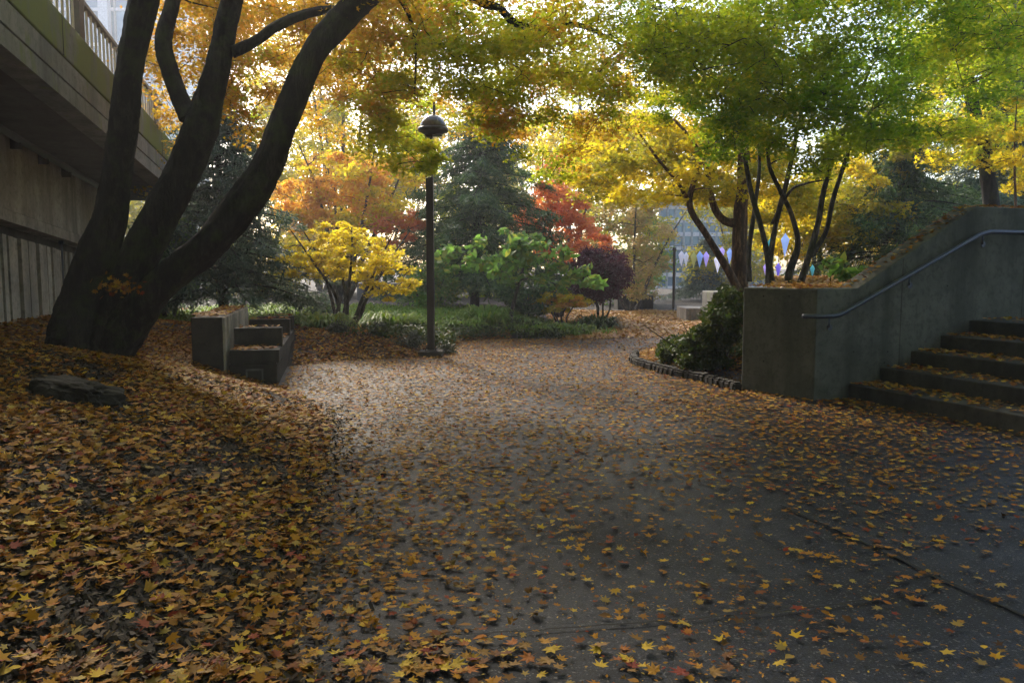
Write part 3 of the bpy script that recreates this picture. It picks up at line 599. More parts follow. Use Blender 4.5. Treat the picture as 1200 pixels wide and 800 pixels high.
# ---------------------------------------------------------------- conifers
def conifer(label, base, h, r, mat, barkm, n_br=120, dens=90, lean=0, z0=.12, size=.16, nm='conifer_tree'):
    e = empty(nm, base, label, 'tree'); mb = MB(); top = Vector(base)+Vector((lean, 0, h)); mb.tube([base, Vector(base)+Vector((lean*.4, 0, h*.5)), top], [h*.022, h*.014, .01], 10, .1)
    pos, nr, sz, yd = [], [], [], []
    for i in range(n_br):
        u = z0+(1-z0)*(i+random.random())/n_br; z = h*u; L_ = r*(1-u)**.75*random.choice((.55, .8, 1, 1.2, 1.3))*random.uniform(.85, 1.1)+.15; a = i*2.4+random.uniform(-.4, .4)
        o = Vector(base)+Vector((lean*u, 0, z)); d = Vector((math.cos(a), math.sin(a), 0)); pts = [o+d*L_*k/6+Vector((0, 0, L_*(.18*k/6-.42*(k/6)**2+.1*(k/6)**4))) for k in range(7)]
        mb.tube(pts, [.028*(1-k/8) for k in range(7)], 4)
        n = int(dens*L_/r*.8)+14; t = rng.uniform(.12, 1, n)**.8; side = np.array([-d.y, d.x, 0]); P_ = np.array([list(p) for p in pts]); kk = t*6; i0 = np.minimum(kk.astype(int), 5); fr = (kk-i0)[:, None]
        w = rng.uniform(-1, 1, n); wid = L_*.36*(1-t*.75)
        p = P_[i0]*(1-fr)+P_[i0+1]*fr+side[None]*(w*wid)[:, None]; p[:, 2] -= np.abs(w)*wid*.5+rng.uniform(0, .05, n)
        yy = np.array(list(d))[None]*.8+side[None]*(np.sign(w)*.8)[:, None]+rng.normal(0, .25, (n, 3)); yy[:, 2] -= .3
        pos.append(p); nr.append(np.tile([0, 0, 1.], (n, 1))+rng.normal(0, .35, (n, 3))); sz.append(size*rng.uniform(.6, 1.3, n)); yd.append(yy)
    mb.build('trunk', barkm, e, True)
    pos, nr, sz, yd = np.vstack(pos), np.vstack(nr), np.concatenate(sz), np.vstack(yd)
    # each spray: a handful of needle blades
    k = 4; rp = np.repeat(pos, k, 0)+rng.normal(0, size*.22, (len(pos)*k, 3)); ry = np.repeat(yd, k, 0)+rng.normal(0, .5, (len(pos)*k, 3))
    v, f = batch_arrays(rp, np.repeat(nr, k, 0), np.repeat(sz, k)*.85, TNW, ydir=ry); tri_mesh('crown', v, f, mat, e); return e
TNW = (np.array([(-.08, -.5, 0), (.08, -.5, 0), (.04, .5, 0), (-.04, .5, 0)]), np.array([(0, 1, 2), (0, 2, 3)]))
def gb(px, Y_): 
    x = (px-600)/F*Y_; return Vector((x, Y_, float(H(x, Y_))-.02))
conifer('blue green fir with drooping boughs behind the leaning maple', gb(262, 15), 4.6, 2.0, M['conifer'], M['bark'], 150, 150, size=.17)
conifer('tall dark cedar in the middle behind the lamp post', gb(556, 20), 5.5, 2.5, M['conifer_dark'], M['bark'], 150, 150, lean=.3, z0=.1, size=.2)
conifer('small blue green fir in front of the glass building', gb(824, 34), 2.6, 1.5, M['conifer'], M['bark'], 70, 80, size=.2)
conifer('dark hemlock at the right behind the wall coping', P(1055, 330, 19), 3.4, 2.4, M['conifer_dark'], M['bark'], 110, 110, size=.2)
conifer('tall blue green fir at the right edge of the picture', P(1200, 330, 22), 11, 3.4, M['conifer'], M['bark'], 220, 170, size=.26)

# ---------------------------------------------------------------- middle ground trees
def simple(name, label, px, Y_, htrunk, crown, mats, size, tpl=TD, flat=.6, barkm='bark_grey', tr=.05, cat='tree', nst=1, spreadx=.5, group=None, tilt=.7, base=None, sub=3):
    b0 = base or gb(px, Y_); limbs = []
    cs = crown; cen = Vector((sum(c[0].x for c in cs)/len(cs), sum(c[0].y for c in cs)/len(cs), sum(c[0].z for c in cs)/len(cs)))
    for i in range(nst):
        a = 2*math.pi*i/nst+random.random(); off = Vector((math.cos(a), math.sin(a)*.7, 0))*spreadx*(0 if nst == 1 else 1)
        m1 = b0+(cen-b0)*.45+off*.45+Vector((random.gauss(0, .05), 0, 0)); m2 = b0+(cen-b0)*1.0+off
        limbs.append(([b0+off*.08, b0+(m1-b0)*.5+off*.1, m1, m2, m2+off*.5+Vector((0, 0, (cen.z-b0.z)*.4))], [tr, tr*.8, tr*.65, tr*.4, tr*.15]))
    return tree(name, label, cat, limbs, cs, M[barkm], mats, size, tpl, base=b0, flat=flat, tilt=tilt, twr=tr*.22, src_from=.3, seg=8, sub=sub, group=group)
# yellow small maple
simple('maple_tree', 'small bright yellow maple with layered branches behind the bench', 405, 14.5, 1, fill([(405, 300, 62, 28, 13.6, 15.4, 34, .24, 260, 0), (455, 325, 32, 26, 13.8, 15, 14, .2, 220, 0), (355, 305, 28, 22, 13.8, 15, 8, .2, 220, 0), (395, 275, 35, 15, 14, 15, 8, .2, 200, 0)]), [M['yellow']], .07, T5, .35, nst=6, spreadx=.75, tr=.05)
simple('maple_tree', 'glowing orange gold maple behind the small yellow one', 400, 21, 2, fill([(395, 225, 62, 50, 19, 23, 26, .5, 380, (0, 0, 1, 1)), (455, 215, 48, 48, 19, 23, 16, .5, 340, (0, 1, 1)), (350, 240, 30, 30, 19, 22, 8, .4, 350, 0), (470, 270, 25, 25, 19, 21, 8, .4, 330, (0, 2))]), [M['orange'], M['yellow'], M['coral']], .12, TD, .5, nst=4, spreadx=1.2, tr=.08)
simple('deciduous_tree', 'airy gold tree against the bright sky left of centre', 400, 29, 4, fill([(380, 120, 70, 110, 26, 31, 34, .8, 240, (0, 0, 1)), (455, 130, 60, 110, 26, 31, 30, .8, 240, (0, 1)), (330, 60, 50, 70, 26, 31, 12, .8, 220, 0)]), [M['yellow'], M['yellow_green']], .14, TD, .6, nst=3, spreadx=2, tr=.11)
simple('maple_tree', 'coral red maple right of the dark cedar', 655, 22, 2, fill([(648, 262, 42, 48, 20.5, 23.5, 34, .4, 300, 0), (660, 215, 25, 40, 21, 23, 8, .4, 170, 0), (690, 285, 22, 18, 21, 23, 7, .3, 220, 0)]), [M['coral']], .12, TD, .5, nst=3, spreadx=.8, tr=.07)
simple('young_tree', 'young tree with broad green hanging leaves on a slim grey trunk', 596, 16.6, 1, fill([(565, 300, 50, 24, 16, 17.3, 10, .3, 46, 0), (630, 312, 58, 27, 16, 17.3, 12, .3, 46, 0), (600, 282, 38, 12, 16, 17, 5, .25, 40, 0), (672, 328, 28, 14, 16, 17, 4, .24, 36, 0)]), [M['bigleaf']], .19, TO, .45, nst=1, tr=.06, tilt=.9)
simple('barberry_bush', 'rounded deep purple bush beyond the broad leaved young tree', 705, 19.5, 1, fill([(702, 320, 34, 29, 18.4, 19.8, 50, .24, 420, 0), (680, 340, 20, 12, 18.8, 20, 10, .2, 300, 0)]), [M['purple']], .06, TD, .9, nst=4, spreadx=.3, tr=.03, cat='bush', tilt=1.5)
simple('dwarf_maple', 'low yellow orange dwarf maple left of the purple bush', 660, 18.4, 1, fill([(655, 353, 34, 12, 18, 19, 26, .2, 260, (0, 1, 0))]), [M['yellow'], M['orange']], .07, T5, .4, nst=4, spreadx=.4, tr=.03, cat='shrub')
simple('deciduous_tree', 'pale thinning tree with yellow green and pink leaves behind the purple bush', 740, 26, 2, fill([(735, 265, 48, 45, 24, 28, 34, .5, 240, (0, 1, 0)), (755, 320, 30, 28, 24, 28, 14, .5, 240, 0)]), [M['pale'], M['yellow_green']], .12, TD, .5, nst=3, spreadx=1.3, tr=.08)
simple('deciduous_tree', 'yellow tree filling the gap between the cedar and the stair wall', 690, 34, 2, fill([(660, 170, 50, 40, 30, 36, 20, .9, 330, 0), (720, 170, 50, 50, 30, 36, 18, .9, 330, 0)]), [M['yellow']], .17, TD, .6, nst=3, spreadx=2, tr=.12)
simple('deciduous_tree', 'yellow green tree behind the thin stems of the dark maple', 960, 20, 1, fill([(940, 260, 60, 45, 18, 21, 30, .5, 380, (0, 0, 1)), (1000, 235, 60, 45, 18, 22, 26, .5, 380, (0, 1)), (1050, 190, 60, 40, 18, 22, 18, .5, 360, (0, 1))]), [M['yellow_green'], M['yellow']], .12, TD, .5, nst=4, spreadx=1.2, tr=.07, base=P(960, 345, 20))
# tree at upper right
tr_ = [(PL([(1165, 345, 15), (1163, 262, 15), (1158, 210, 15), (1150, 165, 15), (1141, 130, 15), (1135, 90, 15), (1120, 20, 15)]), [.17, .15, .14, .12, .11, .09, .05]), (PL([(1146, 152, 15), (1125, 151, 15), (1100, 160, 15), (1072, 180, 15)]), [.05, .035, .03, .015]), (PL([(1140, 120, 15), (1120, 98, 15), (1095, 98, 15), (1065, 108, 15)]), [.05, .04, .03, .015])]
tree('maple_tree', 'mossy trunked maple with thin gold foliage above the top of the stair wall', 'tree', tr_, fill([(1170, 150, 40, 50, 14, 17, 14, .45, 260, (0, 1)), (1110, 150, 50, 40, 14, 17, 12, .45, 260, (0, 1)), (1140, 60, 70, 50, 13, 17, 22, .5, 400, 1), (1180, 200, 30, 25, 14, 16, 5, .4, 260, 0)]), M['bark'], [M['yellow'], M['maple_green']], .1, T5, base=P(1163, 262, 15))
simple('sapling', 'thin sapling with gold leaves at the right edge above the landing', 1189, 13, 1, fill([(1188, 175, 16, 20, 13, 13.6, 5, .25, 160, 0)]), [M['yellow']], .09, T5, .5, tr=.035, base=P(1189, 330, 13.3), barkm='bark_brown')
# far woodland belt, separate trees
far = [(-8, 39, 15, 'pale', 'far tall pale tree between the fir and the orange maple'), (3.5, 41, 16, 'yellow_green', 'far tall yellow green tree above the coral red maple'), (-17, 33, 9, 'yellow_green', 'far olive green tree at the far left behind the fir'), (-10, 42, 10, 'yellow', 'far pale gold tree seen between the maple trunks'), (-3.5, 46, 12, 'pale', 'far pale tree left of the dark cedar'),
       (2, 48, 13, 'yellow_green', 'far tall tree just right of the dark cedar'), (21, 44, 12, 'yellow_green', 'far yellow green tree beyond the raised planting bed'), (16, 60, 10, 'pale', 'far pale tree behind the glass building'),
       (30, 48, 15, 'maple_dark', 'far dark green tree beyond the top of the stair wall'), (-26, 45, 10, 'maple_green', 'far green tree hidden mostly by the walkway'), (38, 60, 17, 'yellow_green', 'far tall tree at the extreme right')]
for x, y, h, mt, lab in far:
    simple('deciduous_tree', lab, 0, 0, 1, rnd_crown((x, y, h*.55), h*.38, h*.3, h*.42, 38, 1.1, 260), [M[mt]], .26, TD, .6, nst=3, spreadx=1.5, tr=.16, base=Vector((x, y, -.05)), sub=2)
simple('shrub', 'green leafy shrub at the foot of the dark cedar', 500, 18.5, 1, fill([(505, 335, 26, 28, 18, 19.5, 20, .32, 300, 0)]), [M['bigleaf']], .09, TD, .7, nst=3, tr=.03, cat='shrub')
simple('shrub', 'dark low juniper shrub under the broad leaved young tree', 620, 18.8, 1, fill([(620, 350, 34, 16, 18, 19.5, 18, .3, 300, 0)]), [M['conifer_dark']], .08, TD, .6, nst=3, tr=.03, cat='shrub')
simple('shrub', 'tall laurel shrub behind the left wall end', 195, 14, 1, fill([(190, 300, 45, 50, 13.5, 15, 26, .35, 300, 0)]), [M['bigleaf']], .09, TD, .7, nst=4, tr=.04, cat='shrub')
# boxwoods round the lamp
for px, py, r_, lab in ((480, 400, .26, 'dark clipped boxwood just left of the lamp post base'), (522, 400, .2, 'dark clipped boxwood just right of the lamp post base'), (440, 408, .2, 'low dark boxwood halfway between bench and lamp'), (396, 398, .18, 'small dark boxwood nearest the far end of the bench')):
    Yb = 12.9 if px > 470 else 13.2; b0 = gb(px, Yb)
    simple('boxwood', lab, px, Yb, 1, rnd_crown((b0.x, b0.y, b0.z+r_*.55), r_*.8, r_*.7, r_*.4, 16, .1, 200), [M['box']], .03, TD, .9, nst=4, spreadx=.1, tr=.012, cat='bush', group='boxwoods along the bed', tilt=1.5, base=b0)
# ivy shrub left of the cheek wall
simple('laurel_bush', 'sprawling glossy green bush against the left end of the stair wall', 830, 10.6, 1, fill([(848, 378, 22, 26, 9.9, 10.9, 18, .2, 330, 0), (820, 402, 30, 16, 10.1, 11.2, 22, .18, 300, 0), (794, 414, 20, 8, 10.7, 11.4, 9, .14, 240, 0), (853, 352, 13, 14, 10, 11, 6, .16, 260, 0), (825, 424, 30, 7, 10.1, 10.7, 10, .14, 220, 0)]), [M['ivy']], .056, TO, .7, nst=5, spreadx=.6, tr=.02, cat='bush', tilt=1.)
# broad leaves over the coping
b0 = P(965, 325, 10.6)
simple('rhododendron', 'small broad leaved plant peeping over the stair wall coping', 0, 0, 1, fill([(975, 312, 14, 10, 10.4, 10.9, 4, .14, 16, 0), (1005, 322, 22, 6, 10.2, 10.8, 5, .14, 60, 0)]), [M['bigleaf']], .16, TO, .6, nst=3, spreadx=.2, tr=.014, cat='plant', base=P(975, 350, 10.6))

# ---------------------------------------------------------------- grasses, hostas
def blades(name, label, cx, cy, n, r, ln, mat, cat='plant', group=None, kind=None, pts=None, w=1.):
    if pts is None:
        a = rng.uniform(0, 2*np.pi, n); q = rng.uniform(0, 1, n)**.7*r*.35; x = cx+q*np.cos(a); y = cy+q*np.sin(a); out = np.stack([np.cos(a), np.sin(a), rng.uniform(.5, 1.6, n)], 1)
    else:
        x, y = pts; n = len(x); a = rng.uniform(0, 2*np.pi, n); out = np.stack([np.cos(a), np.sin(a), rng.uniform(.6, 2., n)], 1)
    z = H(x, y); L_ = ln*rng.uniform(.6, 1.2, n); pos = np.stack([x, y, z], 1); out /= np.linalg.norm(out, axis=1, keepdims=True)
    side = np.stack([-np.sin(a), np.cos(a), np.zeros(n)], 1); ww = (.018*w*rng.uniform(.6, 1.3, n))[:, None]
    p1 = pos+out*(L_*.5)[:, None]; p2 = p1+out*(L_*.32)[:, None]-np.array([0, 0, 1])*(L_*.12)[:, None]; p3 = p2+out*(L_*.22)[:, None]*np.array([1, 1, .3])-np.array([0, 0, 1])*(L_*.22)[:, None]
    V = np.stack([pos-side*ww*.6, pos+side*ww*.6, p1-side*ww, p1+side*ww, p2-side*ww*.8, p2+side*ww*.8, p3], 1).reshape(-1, 3)
    tf = np.array([(0, 1, 3), (0, 3, 2), (2, 3, 5), (2, 5, 4), (4, 5, 6)]); f = (tf[None]+(np.arange(n)*7)[:, None, None]).reshape(-1, 3)
    o = tri_mesh(name, V, f, mat); prop(o, label, cat if not kind else None, group, kind); return o
hl = {0: 'bright arching grass clump left of the young tree trunk', 1: 'yellow green hosta clump in front of the young tree', 2: 'low grassy clump near the path in front of the dwarf maple', 3: 'pale grassy clump behind the boxwoods at the lamp', 4: 'dark fern clump under the purple bush', 5: 'broad grass clump left of the lamp post in the bed', 6: 'grass clump behind the bench beside the fir'}
for i, (px, Yb, r_, ln) in enumerate([(568, 16.6, .9, .6), (625, 16.1, .7, .38), (668, 16.6, .9, .4), (545, 16, .7, .4), (700, 18.2, .9, .5), (462, 15, .8, .5), (380, 14, .8, .45)]):
    x = (px-600)/F*Yb; blades('grass_clump', hl[i], x, Yb, 420, r_, ln, M['grass' if i != 4 else 'ivy'], 'plant', 'arching clumps in the far bed', w=1.2)
xx = rng.uniform(-7, 2.2, 30000); yy = rng.uniform(11.5, 19, 30000); d = poly_dist(xx, yy); nz = np.sin(xx*1.7+1)*np.cos(yy*1.3)+np.sin(xx*.7-yy*.9)+rng.normal(0, .35, 30000)
k = (d > .5) & ((nz > .35) | ((yy > 15.3) & (rng.random(30000) < .5) & (xx < 1.7))) & (np.hypot(xx+4.5, yy-8.5) > 2.6); k &= (yy > 13.2)
blades('ground_cover', 'green grassy ground cover spreading behind the bench and under the trees', 0, 0, 0, 0, .26, M['grass'], kind='stuff', pts=(xx[k], yy[k]), w=.8)
# low leafy cover at the bed edge
xx = rng.uniform(-3, 3, 60000); yy = rng.uniform(13, 19, 60000); d = poly_dist(xx, yy); nz = np.sin(xx*3.1)*np.cos(yy*2.3+xx)+rng.normal(0, .3, 60000)
k = (d > .03) & (d < 1.1) & (nz > 0) & (xx < 1.5); n = k.sum(); p = np.stack([xx[k], yy[k], H(xx[k], yy[k])+rng.uniform(.02, .2, n)], 1); nr = rng.normal(0, .6, (n, 3)); nr[:, 2] += 1
prop(leaves('ground_cover', [(p, nr, rng.uniform(.05, .09, n), TO, 0)], [M['ivy']]), kind='stuff', label='low dark leafy cover along the far edge of the path')
# ivy covering the island
xx = rng.uniform(1.7, 4, 16000); yy = rng.uniform(9.3, 14, 16000); d = poly_dist(xx, yy); k = (d > .3) & (rng.random(16000) < .5); n = k.sum(); p = np.stack([xx[k], yy[k], H(xx[k], yy[k])+rng.uniform(0, .16, n)], 1); nr = rng.normal(0, .6, (n, 3)); nr[:, 2] += 1
prop(leaves('ground_cover', [(p, nr, rng.uniform(.05, .09, n), TO, 0)], [M['ivy']]), kind='stuff', label='ivy under the glossy bush in the small bed')
# stone edging of the island, one thing per sett
edge = [G(745, 419), G(744, 427), G(775, 437), G(820, 447), G(866, 459)]
pts, _ = spline(edge, [0]*5, 12); dist = 0; last = pts[0]; ks = 0; proto = None
for i in range(1, len(pts)):
    while (pts[i]-last).length > .115:
        dv = (pts[i]-last).normalized(); c = last+dv*.055; last = last+dv*.112
        if proto is None:
            bm = bmesh.new(); bmesh.ops.create_cube(bm, size=1); bmesh.ops.bevel(bm, geom=bm.edges[:], offset=.16, segments=2, affect='EDGES')
            for v_ in bm.verts: v_.co += Vector([mnoise.noise(v_.co*3+Vector((k_*7, 0, 0)))*.09 for k_ in range(3)])
            pm = bpy.data.meshes.new('edging_stone'); bm.to_mesh(pm); bm.free(); pm.materials.append(M['rock']); proto = pm; ro = bpy.data.objects.new('edging_stone', pm)
        else: ro = ro.copy()
        C.objects.link(ro); ks += 1; ro.location = (c.x, c.y, .045); ro.rotation_euler = (random.gauss(0, .06), random.gauss(0, .06), math.atan2(dv.y, dv.x)+random.gauss(0, .08)); ro.scale = (.11, .12*random.uniform(.85, 1.1), .13*random.uniform(.85, 1.15))
        prop(ro, 'small dark rounded edging stone in the row along the small ivy bed', 'stone', 'edging stones of the small bed')

# ---------------------------------------------------------------- distant blocks, kites, buildings
def block(name, label, cat, px0, px1, pyt, Yb, dep, mat, ribs=True, zb=-.05, loc=None):
    a = P(px0, pyt, Yb); b_ = P(px1, pyt, Yb); e = empty(name, (a.x, Yb, 0), label, cat); m_ = MB(); m_.box((a.x, Yb, zb), (b_.x, Yb+dep, a.z)); m_.build('body', mat, e, bevel=.02)
    if ribs:
        m_ = MB(); x = a.x+.03
        while x < b_.x-.06:
            m_.box((x, Yb-.03, zb), (x+.05, Yb-.001, a.z-.02)); x += .11
        m_.build('ribs', mat, e)
    return e
block('concrete_planter', 'ribbed grey concrete block on the leafy lawn left of the glossy bush', 'planter', 804, 836, 361, 21, 1.2, M['conc_pale'])
block('concrete_planter', 'plain grey concrete block just left of the stair wall end', 'planter', 836, 880, 342, 17, 1, M['conc_fascia'], False)
block('concrete_planter', 'dark ribbed concrete block beyond the purple bush', 'planter', 724, 766, 346, 27, 1, M['conc_dark'])
block('garden_wall', 'low grey concrete wall behind the small yellow maple', 'wall', 418, 500, 332, 24, .4, M['conc_fascia'], False)
# leafy coping slope far right
km = [leafmat('kite blue', [(.45, .62, .9)], .4), leafmat('kite lilac', [(.62, .58, .92)], .4), leafmat('kite white', [(.82, .87, .95)], .4), leafmat('kite yellow', [(.65, .68, .3)], .3), leafmat('kite teal', [(.2, .6, .7)], .3), leafmat('kite violet', [(.36, .34, .82)], .4)]
kd = [(798.5, 303, 19, 2, 'white'), (804, 304, 18, 2, 'white'), (813, 305, 20, 3, 'pale yellow'), (820, 304, 20, 0, 'pale blue'), (827.5, 304, 19, 1, 'lilac'), (841, 309, 22, 2, 'white'), (846, 298, 18, 1, 'lilac'), (855, 300, 19, 0, 'pale blue'),
      (878.5, 318, 14, 1, 'lilac'), (897, 316, 15, 1, 'purple'), (912, 317, 19, 5, 'white and violet'), (928, 316, 15, 0, 'blue'), (942, 319, 15, 5, 'violet'), (952, 318, 16, 4, 'white and teal'), (972, 318, 10, 2, 'white'), (903, 290, 24, 4, 'pale teal'), (920, 287, 28, 0, 'sky blue'), (957, 275, 16, 1, 'small lilac')]
order = ['first', 'second', 'third', 'fourth', 'fifth', 'sixth', 'seventh', 'eighth']
for i, (px, py, hp, mi, cname) in enumerate(kd):
    Yk = 24 if i < 8 else 16.5; c = P(px, py, Yk); hh = hp/F*Yk/2; w = hh*random.uniform(.32, .42) if i < 8 else hh*.36; up = .45
    if i < 8: lab = cname+' glass pendant, '+order[i]+' from the left in the row beside the brown trunk'
    elif i < 15: lab = cname+' glass pendant, '+order[i-8]+' from left in the low row over the coping'
    else: lab = cname+' glass pendant hanging '+('between the thin stems above the low row' if i == 15 else 'highest among the thin stems' if i == 16 else 'near the right hand dark stem')
    e = empty('glass_pendant', c, lab, 'ornament', 'glass pendants hung in rows')
    for s_, nm in ((-1, 'left_pane'), (1, 'right_pane')): pass
    t_ = .03; m_ = MB(); m_.add([c+Vector((0, 0, hh)), c+Vector((w, 0, hh*up)), c+Vector((0, 0, -hh)), c+Vector((-w, 0, hh*up)), c+Vector((0, -t_, hh*.3)), c+Vector((0, t_, hh*.3))], [(0, 4, 1), (1, 4, 2), (2, 4, 3), (3, 4, 0), (0, 1, 5), (1, 2, 5), (2, 3, 5), (3, 0, 5)])
    o = m_.build('body', km[mi], e)
    m_ = MB(); m_.tube([c+Vector((0, 0, hh)), c+Vector((0, 0, hh+.22))], .006, 4); m_.build('cord', M['iron'], e)
# cable for them
cb = empty('suspension_cable', P(795, 290, 24), 'thin cable line the upper row of glass pendants hangs from', 'cable')
m_ = MB(); m_.tube([P(789, 288, 24.0), P(830, 289.5, 24.05), P(875, 286, 24.05)], .008, 4); m_.build('wire', M['iron'], cb)
glass = newmat('blue curtain glass'); gm, t, b, o = glass
gc = ramp(t, [(.35, (.03, .1, .18)), (.6, (.08, .2, .3)), (.75, (.25, .4, .5))], noise(t, .35, 4, .6)); t.links.new(gc, b.inputs['Base Color']); b.inputs['Roughness'].default_value = .12; b.inputs['Metallic'].default_value = .1
white = plain('white cladding', (.62, .62, .66), .6)
def curtain(name, label, x0, x1, y, z1, nx_, nz_, dep=12, bands=True):
    e = empty(name, (x0, y, 0), label, 'building'); m_ = MB(); m_.box((x0, y, -.1), (x1, y+dep, z1)); m_.build('curtain_wall', gm, e)
    m_ = MB()
    for i in range(nx_+1): x = x0+(x1-x0)*i/nx_; m_.box((x-.07, y-.14, 0), (x+.07, y-.002, z1))
    m_.build('mullions', white if not bands else plain('grey mullion', (.25, .3, .33), .5), e)
    for j in range(nz_+1):
        z = z1*j/nz_; m_ = MB(); m_.box((x0-.1, y-.1-.002*j, z-.12), (x1+.1, y-.001, z+.16)); m_.build('spandrel', white, e)
    m_ = MB(); m_.box((x0-.3, y-.3, z1+.17), (x1+.3, y+dep, z1+.7)); m_.build('roof', M['conc_pale'], e); return e
curtain('glass_building', 'low glass building with teal panes seen left of the brown trunk', P(772, 300, 55).x, P(905, 300, 55).x, 55, P(800, 243, 55).z, 14, 6)
tx0, tx1 = P(96, 0, 75).x, P(124, 0, 75).x
e = curtain('office_tower', 'blue glass office tower with white columns behind the railing at top left', tx0-8, P(152, 0, 75).x, 75, 31, 9, 10, 18)
m_ = MB(); m_.box((P(119, 0, 75).x, 74.2, 0), (P(130, 0, 75).x, 74.9, 31)); m_.build('white_pier', white, e)

for x, y, h, lab in ((-4, -6, 12, 'unseen dense maple added behind the viewer on the left for shade'), (4.5, -7, 13, 'unseen dense maple added behind the viewer on the right for shade'), (0, -12, 15, 'unseen tall dense tree added far behind the viewer for shade'), (13, -1, 12, 'unseen dense tree added beyond the right hand side of the steps for shade'), (-12, -6, 14, 'unseen tall tree added behind the walkway for shade')):  # trees added out of view to keep skylight off the foreground
    simple('deciduous_tree', lab, 0, 0, 1, rnd_crown((x, y, h*.52), 4.4, 3.2, h*.4, 80, 1.3, 480), [M['maple_dark']], .26, TD, .7, nst=3, spreadx=1.2, tr=.2, base=Vector((x, y, -.05)), sub=1)
for x, y, h, mt, lab in ((-8.5, 27, 5, 'yellow_green', 'olive shrubbery behind the low garden wall'), (-5, 30, 6, 'pale', 'pale pink shrub behind the small yellow maple'), (-1, 27, 4.5, 'maple_green', 'green tree between lamp post and cedar'), (4.6, 31, 4, 'bigleaf', 'green bush right of the purple bush'), (9.5, 34, 5, 'yellow_green', 'yellow green tree in front of the glass building behind the thin stems'), (13.5, 30, 5.5, 'yellow', 'gold tree low behind the stair wall'), (17, 30, 8, 'yellow_green', 'olive tree behind the hemlock')):
    simple('deciduous_tree', lab, 0, 0, 1, rnd_crown((x, y, h*.5), h*.42, h*.35, h*.45, 34, .7, 300), [M[mt]], .16, TD, .7, nst=3, spreadx=.8, tr=.1, base=Vector((x, y, -.05)), sub=2)

# ---------------------------------------------------------------- litter
def scatter(n, x0, x1, y0, y1):
    x = rng.uniform(x0, x1, n); y = rng.uniform(y0, y1, n); k = (np.abs(x) < .70*y+.35) & (y > 1.3); return x[k], y[k]
def patchn(x, y):
    return .5*np.sin(x*2.3+1.2*np.sin(y*1.1))*np.cos(y*1.9+np.sin(x*1.7))+.35*np.sin(x*5.1+y*3.3)*np.cos(y*4.7-x*2)+.3*np.sin(x*11+y*2)*np.sin(y*9-x*3)
def litter(x, y, lift, size, tpl, tilt=.13):
    n = len(x); z = surf(x, y)+rng.uniform(0, lift, n)+.003; nr = rng.normal(0, tilt, (n, 3)); nr[:, 2] = 1
    return np.stack([x, y, z], 1), nr, size*rng.uniform(.55, 1.25, n)
bq = np.array([[p.x, p.y] for p in (BR+BXp*.06, BR-BXp*.96, BR-BXp*.96+BD*3.5, BR+BXp*.06+BD*3.5)])
stA = np.array([[p.x, p.y] for p in (W_(s1, 0, 0), W_(s1, -6, 0), W_(16, -6, 0), W_(16, 7.5, 0), B1+wd*7.5, B0, A0)])
def free(x, y): return (poly_dist(x, y, bq) > 0) & (poly_dist(x, y, stA) > 0)
x, y = scatter(330000, -12, 12, 1.3, 16.5); d = poly_dist(x, y); pn = patchn(x, y)
near_edge = np.exp(-np.abs(d+.0)/np.where(x < 0, .85, .4)); dens = np.clip(.2+.55*sm(3.2, 7.5, y)-.2*sm(11, 14, y)+.22*pn+np.where(x < 0, 1.15, .45)*near_edge, .06, 1)*.66*(1-.3*sm(2.2, 4.5, x)*(1-sm(6, 7.5, y)))
k = (d < .02) & (rng.random(len(x)) < dens) & free(x, y); px_, py_ = x[k], y[k]
x, y = scatter(330000, -9, 0, 1.3, 19); d = poly_dist(x, y); pn = patchn(x, y)
k = (d >= -.02) & (rng.random(len(x)) < np.clip(.6+.75*pn-.2*(1-sm(3, 5.5, y)), .1, 1)) & free(x, y) & (np.hypot((x-c0.x)/.36, (y-c0.y)/.26) > 1); mx_, my_ = x[k], y[k]
x, y = scatter(60000, 1, 9, 12, 26); d = poly_dist(x, y); k = (d > 0) & free(x, y); fx, fy = x[k], y[k]
x, y = scatter(12000, 1.5, 4, 9, 14); d = poly_dist(x, y); k = (d > 0) & free(x, y); ix, iy = x[k], y[k]
# individual leaves: the nearest ones
allx = np.concatenate([px_, mx_]); ally = np.concatenate([py_, my_]); ism = np.concatenate([np.zeros(len(px_), bool), np.ones(len(mx_), bool)])
hz = surf(allx, ally); vis = (np.abs(allx) < .645*ally) & (ally > 2.35+.0*ally); 
# seen inside the frame: below the bottom edge is cut off
ca, sa = math.cos(PITCH), math.sin(PITCH); zc = ally*ca-(hz-CAMZ)*sa; yc = ally*sa+(hz-CAMZ)*ca; inf = vis & (-yc/zc*F < 392)
idx = np.where(inf)[0]; idx = idx[np.argsort(np.hypot(ally[idx], allx[idx]))][:230]; chosen = np.zeros(len(allx), bool); chosen[idx] = True
cls = [('yellow', YEL), ('golden', GOLD), ('tan', TAN), ('brown', BRN), ('orange', ORG), ('red', RED), ('golden', GOLD), ('brown', BRN), ('tan', TAN), ('yellow', YEL)]
lm = {}
for nm, c in dict(cls).items():
    m, t, b, o = newmat(nm+' fallen leaf'); cc = ramp(t, [(.35, tuple(v*.6 for v in c)), (.65, c)], noise(t, 45, 4)); t.links.new(cc, b.inputs['Base Color']); b.inputs['Roughness'].default_value = .65; b.inputs['Specular IOR Level'].default_value = .2
    bump(t, b, noise(t, 90, 3), .4, .004)
    T = T7[0].copy(); T[:, 2] *= random.uniform(.2, .8); T[1::2, 2] += np.array([random.uniform(-.02, .06) for _ in range(len(T[1::2]))])
    me = bpy.data.meshes.new('fallen_leaf'); me.from_pydata([tuple(v) for v in T], [], [tuple(int(i) for i in f_) for f_ in T7[1]]); me.materials.append(m); lm[nm] = me
midr = float(np.median(np.hypot(allx[idx], ally[idx])))
